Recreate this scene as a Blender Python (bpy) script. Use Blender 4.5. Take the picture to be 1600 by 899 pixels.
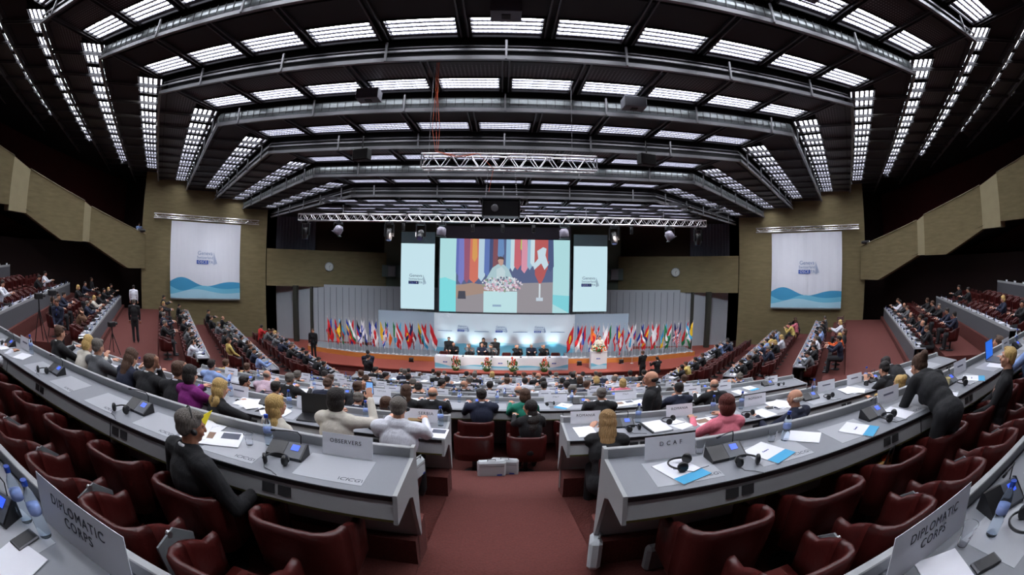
import bpy, math, random
from mathutils import Vector, Matrix
R = math.radians
C = bpy.context.scene.collection
for o in list(bpy.data.objects): bpy.data.objects.remove(o)
SC = bpy.context.scene

# ---------------------------------------------------------------- camera (16 mm full-frame fisheye, upper part of the frame cropped away)
cam = bpy.data.cameras.new('camera'); camo = bpy.data.objects.new('camera', cam); C.objects.link(camo); SC.camera = camo
cam.type = 'PANO'
cs = cam if hasattr(cam, 'panorama_type') else cam.cycles
cs.panorama_type = 'FISHEYE_EQUISOLID'
cam.sensor_fit = 'HORIZONTAL'; cam.sensor_width = 36.0
cs.fisheye_lens = 699.349 / 1600 * 36.0; cs.fisheye_fov = 3.6
cam.shift_y = -(449.5 - 364.787) / 899.0
cam.clip_start = 0.02; cam.clip_end = 300
PITCH, ROLL, YAW = 0.0605, -0.0152, -0.0207
def cam_matrix():
    cp, sp, cr, sr, cy, sy = math.cos(PITCH), math.sin(PITCH), math.cos(ROLL), math.sin(ROLL), math.cos(YAW), math.sin(YAW)
    B = Matrix(((1, 0, 0), (0, 0, 1), (0, -1, 0)))
    Rx = Matrix(((1, 0, 0), (0, cp, -sp), (0, sp, cp)))
    Rr = Matrix(((cr, -sr, 0), (sr, cr, 0), (0, 0, 1)))
    Rz = Matrix(((cy, -sy, 0), (sy, cy, 0), (0, 0, 1)))
    M = Rz @ Rx @ B @ Rr
    return Matrix((M.col[0], -M.col[1], -M.col[2])).transposed().to_4x4()
camo.matrix_world = cam_matrix()

# ---------------------------------------------------------------- world, exposure, lights
W = bpy.data.worlds.new('world'); SC.world = W; W.use_nodes = True
W.node_tree.nodes['Background'].inputs[0].default_value = (.55, .6, .75, 1)
W.node_tree.nodes['Background'].inputs[1].default_value = 0.0
SC.view_settings.view_transform = 'Standard'; SC.view_settings.look = 'None'
SC.view_settings.exposure = 0.0; SC.view_settings.gamma = 1.0
TUBE_POWER = 24.0        # fluorescent tubes of the ceiling
SPOT_POWER = 2.4        # multiplies every theatre spot

def spot(name, loc, target, power, color=(1, 1, 1), size=40, blend=.6, rad=.12):
    l = bpy.data.lights.new(name, 'SPOT'); l.energy = power * SPOT_POWER; l.color = color
    l.spot_size = R(size); l.spot_blend = blend; l.shadow_soft_size = rad
    o = bpy.data.objects.new(name, l); C.objects.link(o); o.location = loc
    o.rotation_euler = (Vector(target) - Vector(loc)).to_track_quat('-Z', 'Y').to_euler()
    return o
# front truss keys on the presidium and the lectern, and cool washes over the backdrop and flags
for x, tx, p in ((-6.2, -2.4, 620), (-2.9, -.6, 620), (3.1, 1.2, 620), (6.3, 5.1, 700)):
    spot('stage_key', (x, 18.0, 1.0), (tx, 23.2, -5.1), p, (1, .93, .84), 26)
for x in (-3.0, -1.5, 0, 1.5, 3.0):
    spot('backdrop_uplight', (x, 25.35, -5.6), (x, 25.8, -3.6), 60, (.72, .93, 1), 75, 1, .05)
for x, s in ((-9.5, -1), (-6.8, -1), (-4.6, -1), (4.9, 1), (7.2, 1), (9.8, 1)):
    spot('flag_wash', (x * .8, 18.3, 1.1), (x, 24.8, -4.3), 260, (.95, .96, 1), 34, .9)
for x, tx in ((-4.5, -8.5), (4.7, 8.5)):
    spot('floor_wash', (x, 18.2, 1.1), (tx, 23, -5.7), 260, (1, .85, .75), 50, 1)
for x in (-1.6, 1.5):
    spot('ceiling_blue', (x, 24.5, -.2), (x * 1.8, 20.6, 2.4), 60, (.2, .55, 1), 45, 1, .05)
# wall washers above the two banners and the concrete band (bare spots, no fittings modelled)
for sx in (-1, 1):
    for k in (0, 1):
        spot('wall_washer', (sx * (15.3 - 2.3 * k), 15.6 + 1.9 * k, 2.6), (sx * (18.6 - 2.2 * k), 21.9 + 1.6 * k, -.1), 240, (.93, .95, 1), 46, 1, .3)
    spot('side_washer', (sx * 10, 9, 4.4), (sx * 21.4, 14, .8), 130, (1, .93, .82), 60, 1, .3)
    spot('stage_wall_wash', (sx * 9, 19.0, 2.0), (sx * 11.5, 27, -3.2), 420, (.75, .88, 1), 60, 1, .2)

# ---------------------------------------------------------------- materials
_m = {}
def mat(name, col, rough=.6, metal=0, noise=None, emit=0, trans=0, bump=None, ecol=None, spec=None, alpha=None):
    if name in _m: return _m[name]
    m = bpy.data.materials.new(name); m.use_nodes = True; nt = m.node_tree; b = nt.nodes['Principled BSDF']
    b.inputs['Base Color'].default_value = (*col, 1); b.inputs['Roughness'].default_value = rough; b.inputs['Metallic'].default_value = metal
    if spec is not None: b.inputs['Specular IOR Level'].default_value = spec
    if trans: b.inputs['Transmission Weight'].default_value = trans; b.inputs['IOR'].default_value = 1.06
    if alpha is not None: b.inputs['Alpha'].default_value = alpha
    if emit:
        b.inputs['Emission Color'].default_value = (*(ecol or col), 1); b.inputs['Emission Strength'].default_value = emit
    if noise:      # (scale, contrast, stretch)
        tc = nt.nodes.new('ShaderNodeTexCoord'); mp = nt.nodes.new('ShaderNodeMapping'); n = nt.nodes.new('ShaderNodeTexNoise'); r = nt.nodes.new('ShaderNodeMix')
        r.data_type = 'RGBA'; n.inputs['Scale'].default_value = noise[0]; n.inputs['Detail'].default_value = 6
        mp.inputs['Scale'].default_value = noise[2] if len(noise) > 2 else (1, 1, 1)
        k = noise[1]
        r.inputs['A'].default_value = (*[c * (1 - k) for c in col], 1); r.inputs['B'].default_value = (*[min(1, c * (1 + k)) for c in col], 1)
        nt.links.new(tc.outputs['Object'], mp.inputs[0]); nt.links.new(mp.outputs[0], n.inputs['Vector'])
        nt.links.new(n.outputs['Fac'], r.inputs['Factor']); nt.links.new(r.outputs['Result'], b.inputs['Base Color'])
        if bump:
            bp = nt.nodes.new('ShaderNodeBump'); bp.inputs['Strength'].default_value = bump; bp.inputs['Distance'].default_value = .02
            nt.links.new(n.outputs['Fac'], bp.inputs['Height']); nt.links.new(bp.outputs[0], b.inputs['Normal'])
    _m[name] = m; return m
def srgb(r, g, b):
    f = lambda c: (c / 255 / 12.92) if c / 255 <= .04045 else ((c / 255 + .055) / 1.055) ** 2.4
    return (f(r), f(g), f(b))
CARPET = mat('red_carpet', srgb(92, 42, 37), .95, noise=(60, .45), bump=.4)
CONCRETE = mat('board_marked_concrete', srgb(122, 111, 80), .85, noise=(1.6, .3, (1, 1, 5)), bump=.5)
CONCRETE_LIT = mat('lit_face_concrete', srgb(160, 150, 118), .85, noise=(2.5, .12))  # paler copy of the concrete, stronger light painted into its colour
DARKRED = mat('dark_red_wall', srgb(70, 18, 16), .9, noise=(3, .2))
BLACK = mat('matt_black', (.006, .006, .007), .8)
DARK = mat('dark_grey_metal', (.03, .03, .034), .45, .3)
GREYMETAL = mat('grey_painted_steel', (.20, .20, .215), .4, .5)
DUCT = mat('galvanised_duct', (.20, .22, .225), .35, .75, noise=(9, .35, (8, 1, 1)))
ALU = mat('aluminium_truss', (.55, .55, .57), .3, .9)
TUBE = mat('fluorescent_tube', (.8, .8, .9), .5, emit=TUBE_POWER, ecol=(.91, .93, 1))
TUBE5 = mat('slim_tube', (.8, .8, .9), .5, emit=2.2, ecol=(.86, .87, 1))
LOUVRE = mat('light_louvre', (.07, .07, .095), .5)
DESKTOP = mat('grey_desk_laminate', srgb(132, 135, 142), .42, noise=(300, .10))
DESKSIDE = mat('pale_grey_desk_panel', srgb(168, 170, 172), .55, noise=(200, .05))
PAD = mat('translucent_desk_pad', srgb(172, 175, 182), .35)
OLIVE = mat('olive_edge', srgb(105, 108, 58), .6)
LEATHER = mat('oxblood_leather', srgb(72, 23, 21), .34, noise=(40, .15), bump=.12)
LEATHER2 = mat('paler_oxblood_leather', srgb(98, 40, 37), .42, noise=(60, .12))  # slightly paler oxblood for the seat panel
PAPER = mat('white_paper', (.88, .89, .96), .7)
CARDM = mat('white_card', (.92, .93, 1.0), .65)
INK = mat('dark_ink', (.03, .03, .05), .6)
BLUEP = mat('blue_print', srgb(64, 168, 216), .6)
NAVYP = mat('navy_print', srgb(30, 60, 150), .6)
PLASTIC = mat('black_plastic', (.012, .012, .014), .35)
GPLAST = mat('grey_plastic', srgb(88, 92, 100), .4)
BLUESCREEN = mat('blue_screen', srgb(55, 90, 240), .3, emit=1.0)
BOTTLE = mat('clear_blue_plastic', (.80, .90, 1.0), .05, trans=.97)
CAP = mat('blue_cap', srgb(35, 75, 180), .4)
GLASS = mat('clear_plastic_cup', (.97, .98, 1), .04, trans=.98)
SKIN = {'a': mat('skin_light', srgb(205, 150, 122), .55), 'b': mat('skin_tan', srgb(178, 120, 92), .55)}
WHITE = mat('white_cloth', (.75, .76, .8), .8)
WOOD = mat('orange_wood', srgb(190, 120, 60), .5, noise=(2, .25, (.3, 6, 6)))

# ---------------------------------------------------------------- mesh helpers
class G:
    def __init__(s, M=None): s.v = []; s.f = []; s.mi = []; s.M = M or Matrix()
    def add(s, vs, fs, m=0):
        b = len(s.v); s.v += [tuple(s.M @ Vector(p)) for p in vs]; s.f += [tuple(i + b for i in f) for f in fs]; s.mi += [m] * len(fs); return s
    def box(s, x0, x1, y0, y1, z0, z1, m=0):
        return s.add([(x, y, z) for z in (z0, z1) for y in (y0, y1) for x in (x0, x1)],
                     [(0, 2, 3, 1), (4, 5, 7, 6), (0, 1, 5, 4), (2, 6, 7, 3), (0, 4, 6, 2), (1, 3, 7, 5)], m)
    def rbox(s, x0, x1, y0, y1, z0, z1, c=.01, m=0):      # box with chamfered edges
        vs = []; cx, cy, cz = (x0 + x1) / 2, (y0 + y1) / 2, (z0 + z1) / 2; hx, hy, hz = (x1 - x0) / 2, (y1 - y0) / 2, (z1 - z0) / 2
        idx = {}
        for sx in (-1, 1):
            for sy in (-1, 1):
                for sz in (-1, 1):
                    for ax in range(3):
                        h = [hx, hy, hz]; q = [hx - c, hy - c, hz - c]; q[ax] = h[ax]
                        idx[(sx, sy, sz, ax)] = len(vs); vs.append((cx + sx * q[0], cy + sy * q[1], cz + sz * q[2]))
        I = lambda a, b, c_, ax: idx[(a, b, c_, ax)]
        fs = []
        for k in (-1, 1):
            fs.append((I(k, -1, -1, 0), I(k, 1, -1, 0), I(k, 1, 1, 0), I(k, -1, 1, 0))[::k])
            fs.append((I(-1, k, -1, 1), I(-1, k, 1, 1), I(1, k, 1, 1), I(1, k, -1, 1))[::k])
            fs.append((I(-1, -1, k, 2), I(1, -1, k, 2), I(1, 1, k, 2), I(-1, 1, k, 2))[::k])
        for a in (-1, 1):
            for b in (-1, 1):
                fs.append((I(a, b, -1, 0), I(a, b, 1, 0), I(a, b, 1, 1), I(a, b, -1, 1))[::-a * b or 1])
                fs.append((I(a, -1, b, 0), I(a, 1, b, 0), I(a, 1, b, 2), I(a, -1, b, 2))[::a * b or 1])
                fs.append((I(-1, a, b, 1), I(1, a, b, 1), I(1, a, b, 2), I(-1, a, b, 2))[::-a * b or 1])
                for e in (-1, 1): fs.append((I(a, b, e, 0), I(a, b, e, 1), I(a, b, e, 2))[::a * b * e])
        return s.add(vs, fs, m)
    def prism(s, poly, x0, x1, m=0):                      # polygon in (y,z) extruded along x
        n = len(poly); vs = [(x0, y, z) for y, z in poly] + [(x1, y, z) for y, z in poly]
        return s.add(vs, [tuple(range(n))[::-1], tuple(range(n, 2 * n))] + [(i, (i + 1) % n, n + (i + 1) % n, n + i) for i in range(n)], m)
    def slab(s, poly, z0, z1, m=0):                       # polygon in (x,y) extruded along z
        n = len(poly); vs = [(x, y, z0) for x, y in poly] + [(x, y, z1) for x, y in poly]
        return s.add(vs, [tuple(range(n))[::-1], tuple(range(n, 2 * n))] + [(i, (i + 1) % n, n + (i + 1) % n, n + i) for i in range(n)], m)
    def tube(s, path, r, n=8, m=0, caps=True):
        P = [Vector(p) for p in path]; rs = r if isinstance(r, (list, tuple)) else [r] * len(P); vs = []; fs = []
        up = Vector((0, 0, 1)); prev = None
        for i, p in enumerate(P):
            d = (P[min(i + 1, len(P) - 1)] - P[max(i - 1, 0)])
            d = d.normalized() if d.length > 1e-9 else Vector((0, 0, 1))
            if prev is None: a = d.cross(up if abs(d.z) < .9 else Vector((1, 0, 0))).normalized()
            else:
                a = prev - d * prev.dot(d); a = a.normalized() if a.length > 1e-6 else d.orthogonal().normalized()
            prev = a; b = d.cross(a)
            for k in range(n):
                t = 2 * math.pi * k / n; vs.append(tuple(p + (a * math.cos(t) + b * math.sin(t)) * rs[i]))
        for i in range(len(P) - 1):
            for k in range(n):
                k2 = (k + 1) % n; fs.append((i * n + k, i * n + k2, (i + 1) * n + k2, (i + 1) * n + k))
        if caps: fs += [tuple(range(n))[::-1], tuple(range((len(P) - 1) * n, len(P) * n))]
        return s.add(vs, fs, m)
    def lathe(s, prof, c=(0, 0, 0), n=16, m=0):
        vs = []; fs = []
        for r, z in prof:
            for k in range(n): t = 2 * math.pi * k / n; vs.append((c[0] + r * math.cos(t), c[1] + r * math.sin(t), c[2] + z))
        for i in range(len(prof) - 1):
            for k in range(n):
                k2 = (k + 1) % n; fs.append((i * n + k, i * n + k2, (i + 1) * n + k2, (i + 1) * n + k))
        fs += [tuple(range(n))[::-1], tuple(range((len(prof) - 1) * n, len(prof) * n))]
        return s.add(vs, fs, m)
    def ell(s, c, r, n=12, k=8, m=0, Mx=None):
        vs = [];
        for i in range(k + 1):
            ph = math.pi * i / k
            for j in range(n):
                t = 2 * math.pi * j / n; v = Vector((r[0] * math.sin(ph) * math.cos(t), r[1] * math.sin(ph) * math.sin(t), r[2] * math.cos(ph)))
                if Mx: v = Mx @ v
                vs.append(tuple(Vector(c) + v))
        fs = [(i * n + j, (i + 1) * n + j, (i + 1) * n + (j + 1) % n, i * n + (j + 1) % n) for i in range(k) for j in range(n)]
        return s.add(vs, fs, m)
    def cap(s, p0, r0, p1, r1, m=0, n=10):                # tapered capsule
        p0 = Vector(p0); p1 = Vector(p1); d = (p1 - p0); L = d.length; d = d / L if L > 1e-6 else Vector((0, 0, 1))
        path = []; rs = []
        for a in (85, 55, 28): path.append(p0 - d * r0 * math.sin(R(a))); rs.append(max(r0 * math.cos(R(a)), .0008))
        path += [p0, p1]; rs += [r0, r1]
        for a in (28, 55, 85): path.append(p1 + d * r1 * math.sin(R(a))); rs.append(max(r1 * math.cos(R(a)), .0008))
        return s.tube(path, rs, n, m)
    def mesh(s, name, smooth=False, angle=None):
        me = bpy.data.meshes.new(name); me.from_pydata(s.v, [], s.f); me.update()
        if len(set(s.mi)) > 1 or (s.mi and s.mi[0]): me.polygons.foreach_set('material_index', s.mi)
        if smooth: me.polygons.foreach_set('use_smooth', [True] * len(s.f))
        return me
    def build(s, name, mats, parent=None, smooth=False, M=None):
        me = s.mesh(name, smooth)
        for m in (mats if isinstance(mats, (list, tuple)) else [mats]): me.materials.append(m)
        return ob(name, me, parent, M)
def ob(name, me, parent=None, M=None):
    o = bpy.data.objects.new(name, me); C.objects.link(o)
    if parent is not None: o.parent = parent
    if M is not None: o.matrix_basis = M
    return o
def tag(o, label=None, cat=None, group=None, kind=None):
    if label: o['label'] = label
    if cat: o['category'] = cat
    if group: o['group'] = group
    if kind: o['kind'] = kind
    return o
def struct(o): o['kind'] = 'structure'; return o
def thing(name, label, cat, M=None, group=None):
    o = bpy.data.objects.new(name, None); C.objects.link(o); o.empty_display_size = .1
    if M is not None: o.matrix_basis = M
    return tag(o, label, cat, group)
_kids = {}
def KIDS(root):
    if root.name not in _kids: _kids[root.name] = [(c, [(g, list(g.children)) for g in c.children]) for c in root.children]
    return _kids[root.name]
def copyof(root, M, label, group=None):
    r = root.copy(); C.objects.link(r); r.matrix_basis = M; r['label'] = label
    if group: r['group'] = group
    for c, gs in KIDS(root):
        d = c.copy(); C.objects.link(d); d.parent = r
        for g, _ in gs:
            e = g.copy(); C.objects.link(e); e.parent = d
    return r
def RT(x, y, z, rz=0): return Matrix.Translation((x, y, z)) @ Matrix.Rotation(rz, 4, 'Z')
def bake(me, mods):
    o = bpy.data.objects.new('tmp', me); C.objects.link(o)
    for t, kw in mods:
        md = o.modifiers.new('m', t)
        for k, v in kw.items(): setattr(md, k, v)
    dg = bpy.context.evaluated_depsgraph_get(); dg.update()
    n = bpy.data.meshes.new_from_object(o.evaluated_get(dg), preserve_all_data_layers=False, depsgraph=dg)
    bpy.data.objects.remove(o); n.polygons.foreach_set('use_smooth', [True] * len(n.polygons))
    return n
_txt = {}
def text_mesh(s, size=.05, align='CENTER', extrude=.0006, space=1.0, shear=0):
    k = (s, size, align, space, shear)
    if k not in _txt:
        cu = bpy.data.curves.new('t', 'FONT'); cu.body = s; cu.size = size; cu.align_x = align; cu.align_y = 'CENTER'; cu.extrude = extrude; cu.space_character = space; cu.shear = shear
        cu.resolution_u = 3
        o = bpy.data.objects.new('t', cu); C.objects.link(o)
        dg = bpy.context.evaluated_depsgraph_get(); dg.update()
        me = bpy.data.meshes.new_from_object(o.evaluated_get(dg), depsgraph=dg); bpy.data.objects.remove(o); me.name = 'lettering'
        _txt[k] = me
    return _txt[k]
def lettering(s, size, m, parent, M, **kw):
    me = text_mesh(s, size, **kw)
    if not me.materials: me.materials.append(m)
    o = ob('lettering', me, parent, M)
    if me.materials[0] != m: o.material_slots[0].link = 'OBJECT'; o.material_slots[0].material = m
    return o
FRONT = Matrix(((1, 0, 0, 0), (0, 0, -1, 0), (0, 1, 0, 0), (0, 0, 0, 1)))     # text lying in xy -> standing, read from -y
ORD = ['zeroth', 'first', 'second', 'third', 'fourth', 'fifth', 'sixth', 'seventh', 'eighth', 'ninth', 'tenth', 'eleventh', 'twelfth', 'thirteenth', 'fourteenth',
       'fifteenth', 'sixteenth', 'seventeenth', 'eighteenth', 'nineteenth', 'twentieth'] + ['%dth' % i if i % 10 > 3 or i in (11, 12, 13) or i % 10 == 0 else '%d%s' % (i, ['', 'st', 'nd', 'rd'][i % 10]) for i in range(21, 60)]

# ---------------------------------------------------------------- the plan of the hall (metres from the camera; hexagonal rings open to the stage)
D = R(44.5); sD, cD = math.sin(D), math.cos(D)
ROWS = {}
def cen(n, y, z, c, a0, a1): ROWS[n] = dict(O=(0, y), s=(1, 0), f=(0, 1), z=z, c=c, a=(a0, a1), ang=0)
def lef(n, p, z, c, l0, l1): ROWS[n] = dict(O=(-cD * p, -sD * p), s=(sD, -cD), f=(cD, sD), z=z, c=c, a=(-l1, -l0), ang=math.atan2(-cD, sD))
def rig(n, p, z, c, l0, l1): ROWS[n] = dict(O=(cD * p, -sD * p), s=(sD, cD), f=(-cD, sD), z=z, c=c, a=(l0, l1), ang=math.atan2(cD, sD))
cen('R0L', .57, -.80, -1.55, -4.2, -.45); cen('R0R', .57, -.80, -1.55, .55, 4.4)
cen('R1L', 2.25, -1.045, -1.88, -13, -.49); cen('R1R', 2.25, -1.045, -1.88, .59, 13)
cen('R2L', 4.0, -1.48, -2.29, -6.4, -.49); cen('R2R', 4.0, -1.48, -2.29, .59, 6.6)
cen('R3', 6.6, -2.11, -2.90, -5.5, 5.3)
for i, (y, s) in enumerate(zip([8.4, 10.2, 12, 13.8, 15.6, 17.4, 19.2], [.308, .2975, .288, .2748, .271, .2695, .2662])):
    w = 5.5 - .25 * i; cen('R%d' % (4 + i), y, -s * y, -s * y - .8, -w, w)
for f_, n in ((lef, 'L'), (rig, 'R')):
    f_('T1' + n, 3.04, -2.87, -3.67, 15.6, 28.4); f_('T2' + n, 6.1, -2.03, -2.83, 13.1, 25.4); f_('T3' + n, 9.2, -1.18, -1.98, 12, 22.2)
    f_('S1' + n, -1.6, -3.62, -4.42, 15.9, 28.4); f_('S2' + n, -4.35, -4.2, -5.0, 16.1, 27.6); f_('S3' + n, -7.0, -4.65, -5.45, 16.3, 25.7)
def seatlines(n):
    if n[0] == 'T': return {'A': (-.6, .2), 'B': (-1.6, .56)}
    if n[:2] == 'S1': return {'A': (-.6, .08), 'B': (-1.6, .6)}
    if n[0] == 'S': return {'A': (-.6, .08), 'B': (-1.62, .52)}
    if n in ('R1L', 'R1R'): return {'A': (-.5, 0), 'B': (-1.0, 0)}
    return {'A': (-.55, 0), 'B': (-1.08, 0)}
def RM(n, a, t, z, rz=0):            # matrix at row coordinates: a along the row, t towards the stage, z absolute
    r = ROWS[n]; x = r['O'][0] + r['s'][0] * a + r['f'][0] * t; y = r['O'][1] + r['s'][1] * a + r['f'][1] * t
    return Matrix.Translation((x, y, z)) @ Matrix.Rotation(r['ang'] + rz, 4, 'Z')
def RP(n, a, t): r = ROWS[n]; return (r['O'][0] + r['s'][0] * a + r['f'][0] * t, r['O'][1] + r['s'][1] * a + r['f'][1] * t)
RNAME = dict(R0L='nearest left desk', R0R='nearest right desk', R1L='left OBSERVERS desk', R1R='right DCAF desk', R2L='left SERBIA desk', R2R='right ROMANIA desk', R3='central ITALY desk',
             T1L='left aisle-side raised desk', T1R='right aisle-side raised desk', T2L='upper left raised desk', T2R='upper right raised desk', T3L='topmost left raised desk', T3R='topmost right raised desk',
             S1L='outer left slanted desk', S1R='outer right slanted desk', S2L='middle left slanted desk', S2R='middle right slanted desk', S3L='inner left slanted desk', S3R='inner right slanted desk')
for i in range(4, 11): RNAME['R%d' % i] = ORD[i - 3] + ' central desk beyond ITALY'
def place(n, i):                     # ordinal words for the i-th thing of a row
    if n in ('R0L', 'R1L', 'R2L', 'R0R', 'R1R', 'R2R'): return ORD[i] + ' from the aisle'
    if n[0] == 'R': return ORD[i] + ' from left'
    return ORD[i] + ' from the near end'

# ---------------------------------------------------------------- floors
def floor_slab(name, poly, z, th=.25, m=CARPET):
    g = G(); g.slab(poly, z - th, z); return struct(g.build(name, m))
# hall base
floor_slab('floor', [(-31, -6), (31, -6), (31, 30), (-31, 30)], -6.05, .3)
rowc = ['R0L', 'R1L', 'R2L', 'R3', 'R4', 'R5', 'R6', 'R7', 'R8', 'R9', 'R10']
ys = {'R0L': (-3.5, .62), 'R1L': (.62, 2.19), 'R2L': (2.31, 3.81)}
for k, n in enumerate(rowc):
    r = ROWS[n]
    if n in ('R0L', 'R1L', 'R2L'):
        y0, y1 = ys[n]; w = 15.5 if n != 'R2L' else 7.4; w2 = w
        for sx, e in ((-1, -.49), (1, .6)):
            xa, xb = sorted((sx * w, e)); floor_slab('floor_platform', [(xa, y0), (xb, y0), (xb, y1), (xa, y1)], r['c'], 1.2 if n != 'R2L' else 3.4)
            # carpeted plinth under the desk
            floor_slab('floor_plinth', [(xa, y1), (xb, y1), (xb, y1 + .34), (xa, y1 + .34)], r['c'] + (.20 if n == 'R1L' else .22), 1.5)
        # sloping aisle between the two halves
        nxt = {'R0L': ('R1L', .62), 'R1L': ('R2L', 2.19), 'R2L': ('R3', 3.81)}[n][0]
        ya, za, yb, zb = {'R0L': (-3.5, -1.6, .62, -1.6), 'R1L': (.62, -1.7, 2.19, -1.90), 'R2L': (2.19, -1.92, 3.81, -2.29)}[n]
        g = G(); g.add([(-.5, ya, za), (.61, ya, za), (.61, yb, zb), (-.5, yb, zb), (-.5, ya, za - .6), (.61, ya, za - .6), (.61, yb, zb - .6), (-.5, yb, zb - .6)],
                       [(0, 1, 2, 3), (7, 6, 5, 4), (0, 4, 5, 1), (1, 5, 6, 2), (2, 6, 7, 3), (3, 7, 4, 0)])
        struct(g.build('floor_aisle', CARPET))
    else:
        p = ROWS[rowc[k - 1]]; y0 = p['O'][1] + (.15 if n != 'R3' else 1.3); y1 = r['O'][1] + .15
        w = r['a'][1] + .9
        floor_slab('floor_platform', [(-w, y0), (w, y0), (w, y1), (-w, y1)], r['c'], r['c'] + 6.1)
g = G(); g.add([(-6.2, 4.15, -2.5), (6.2, 4.15, -2.5), (6.2, 5.3, -2.9), (-6.2, 5.3, -2.9), (-.5, 3.81, -2.29), (.61, 3.81, -2.29), (.61, 4.15, -2.5), (-.5, 4.15, -2.5)], [(0, 1, 2, 3)])
g.add([(-.5, 3.81, -2.29), (.61, 3.81, -2.29), (.9, 5.22, -2.71), (-.8, 5.22, -2.71), (-.8, 5.22, -2.95), (.9, 5.22, -2.95)], [(0, 1, 2, 3), (3, 2, 5, 4)])
struct(g.build('floor_ramp', CARPET))
# side blocks: stepped carpet along both legs
for n in ('T3', 'T2', 'T1', 'S1', 'S2', 'S3'):
    for e in 'LR':
        r = ROWS[n + e]; a0, a1 = r['a']; ext = .8
        if e == 'L': a0, a1 = a0 - ext, a1 + (.5 if n[0] == 'T' else 1.2)
        else: a0, a1 = a0 - (.5 if n[0] == 'T' else 1.2), a1 + ext
        L = seatlines(n + e); c = r['c']
        t_lo = {'T3': -4.0, 'T2': -3.05, 'T1': -3.05, 'S1': -2.05, 'S2': -2.65, 'S3': -2.55}[n]; tB = (L['A'][0] + L['B'][0]) / 2 - .08
        P = lambda a, t: RP(n + e, a, t)
        for (ta, tb, z) in ((t_lo, tB, c + L['B'][1]), (tB, .15, c + L['A'][1] * (1 if n[0] == 'T' else 0))):
            q = [P(a0, ta), P(a1, ta), P(a1, tb), P(a0, tb)]
            floor_slab('floor_platform', q, z, z + 6.1)
for e in 'LR':     # the red gangway between the raised tiers and the lower seats
    q = lambda p, l: (((-1 if e == 'L' else 1) * (sD * l + cD * p)), cD * l - sD * p)
    pl = [q(3.0, 12.3), q(3.0, 29.2), q(.4, 29.2), q(.4, 15.0), q(-.6, 12.3)]
    floor_slab('floor_gangway', pl if e == 'R' else pl[::-1], -3.67, 2.4)
# stage
zs = -5.7
STG = [(-7.4, 21.9), (9.1, 22.0), (12.3, 23.6), (15.4, 26.0), (15.4, 30.5), (-15.4, 30.5), (-15.4, 26.0), (-11.8, 24.4)]
STG = [(-9.0, 22.0), (9.0, 22.0), (12.3, 23.7), (15.2, 25.9), (15.2, 30.5), (-15.2, 30.5), (-15.2, 25.9), (-12.3, 23.7)]
struct(G().slab(STG, -6.05, zs - .06).build('floor_stage_base', mat('dark_stage_riser', srgb(92, 32, 28), .8, noise=(8, .2))))
struct(G().slab([(x * 1.004, y - .05) for x, y in STG], zs - .06, zs).build('floor_stage', mat('stage_carpet', srgb(150, 72, 60), .9, noise=(50, .25))))
g = G()
for sx in (-1, 1): g.slab([(sx * x, y) for x, y in ((3.7, 24.15), (8.2, 24.0), (11.6, 24.6), (11.6, 26.4), (3.7, 26.4))][::sx], zs, -5.45)
struct(g.build('floor_flag_plinth', mat('pale_plinth_top', srgb(150, 154, 160), .6)))
g = G()
for sx in (-1, 1):
    for (xa, ya), (xb, yb) in (((3.7, 24.15), (8.2, 24.0)), ((8.2, 24.0), (11.6, 24.6))): q = [(sx * xa, ya - .03), (sx * xb, yb - .03), (sx * xb, yb), (sx * xa, ya)]; g.slab(q if sx > 0 else q[::-1], zs, -5.43)
struct(g.build('trim_plinth_front', WOOD))

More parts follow.
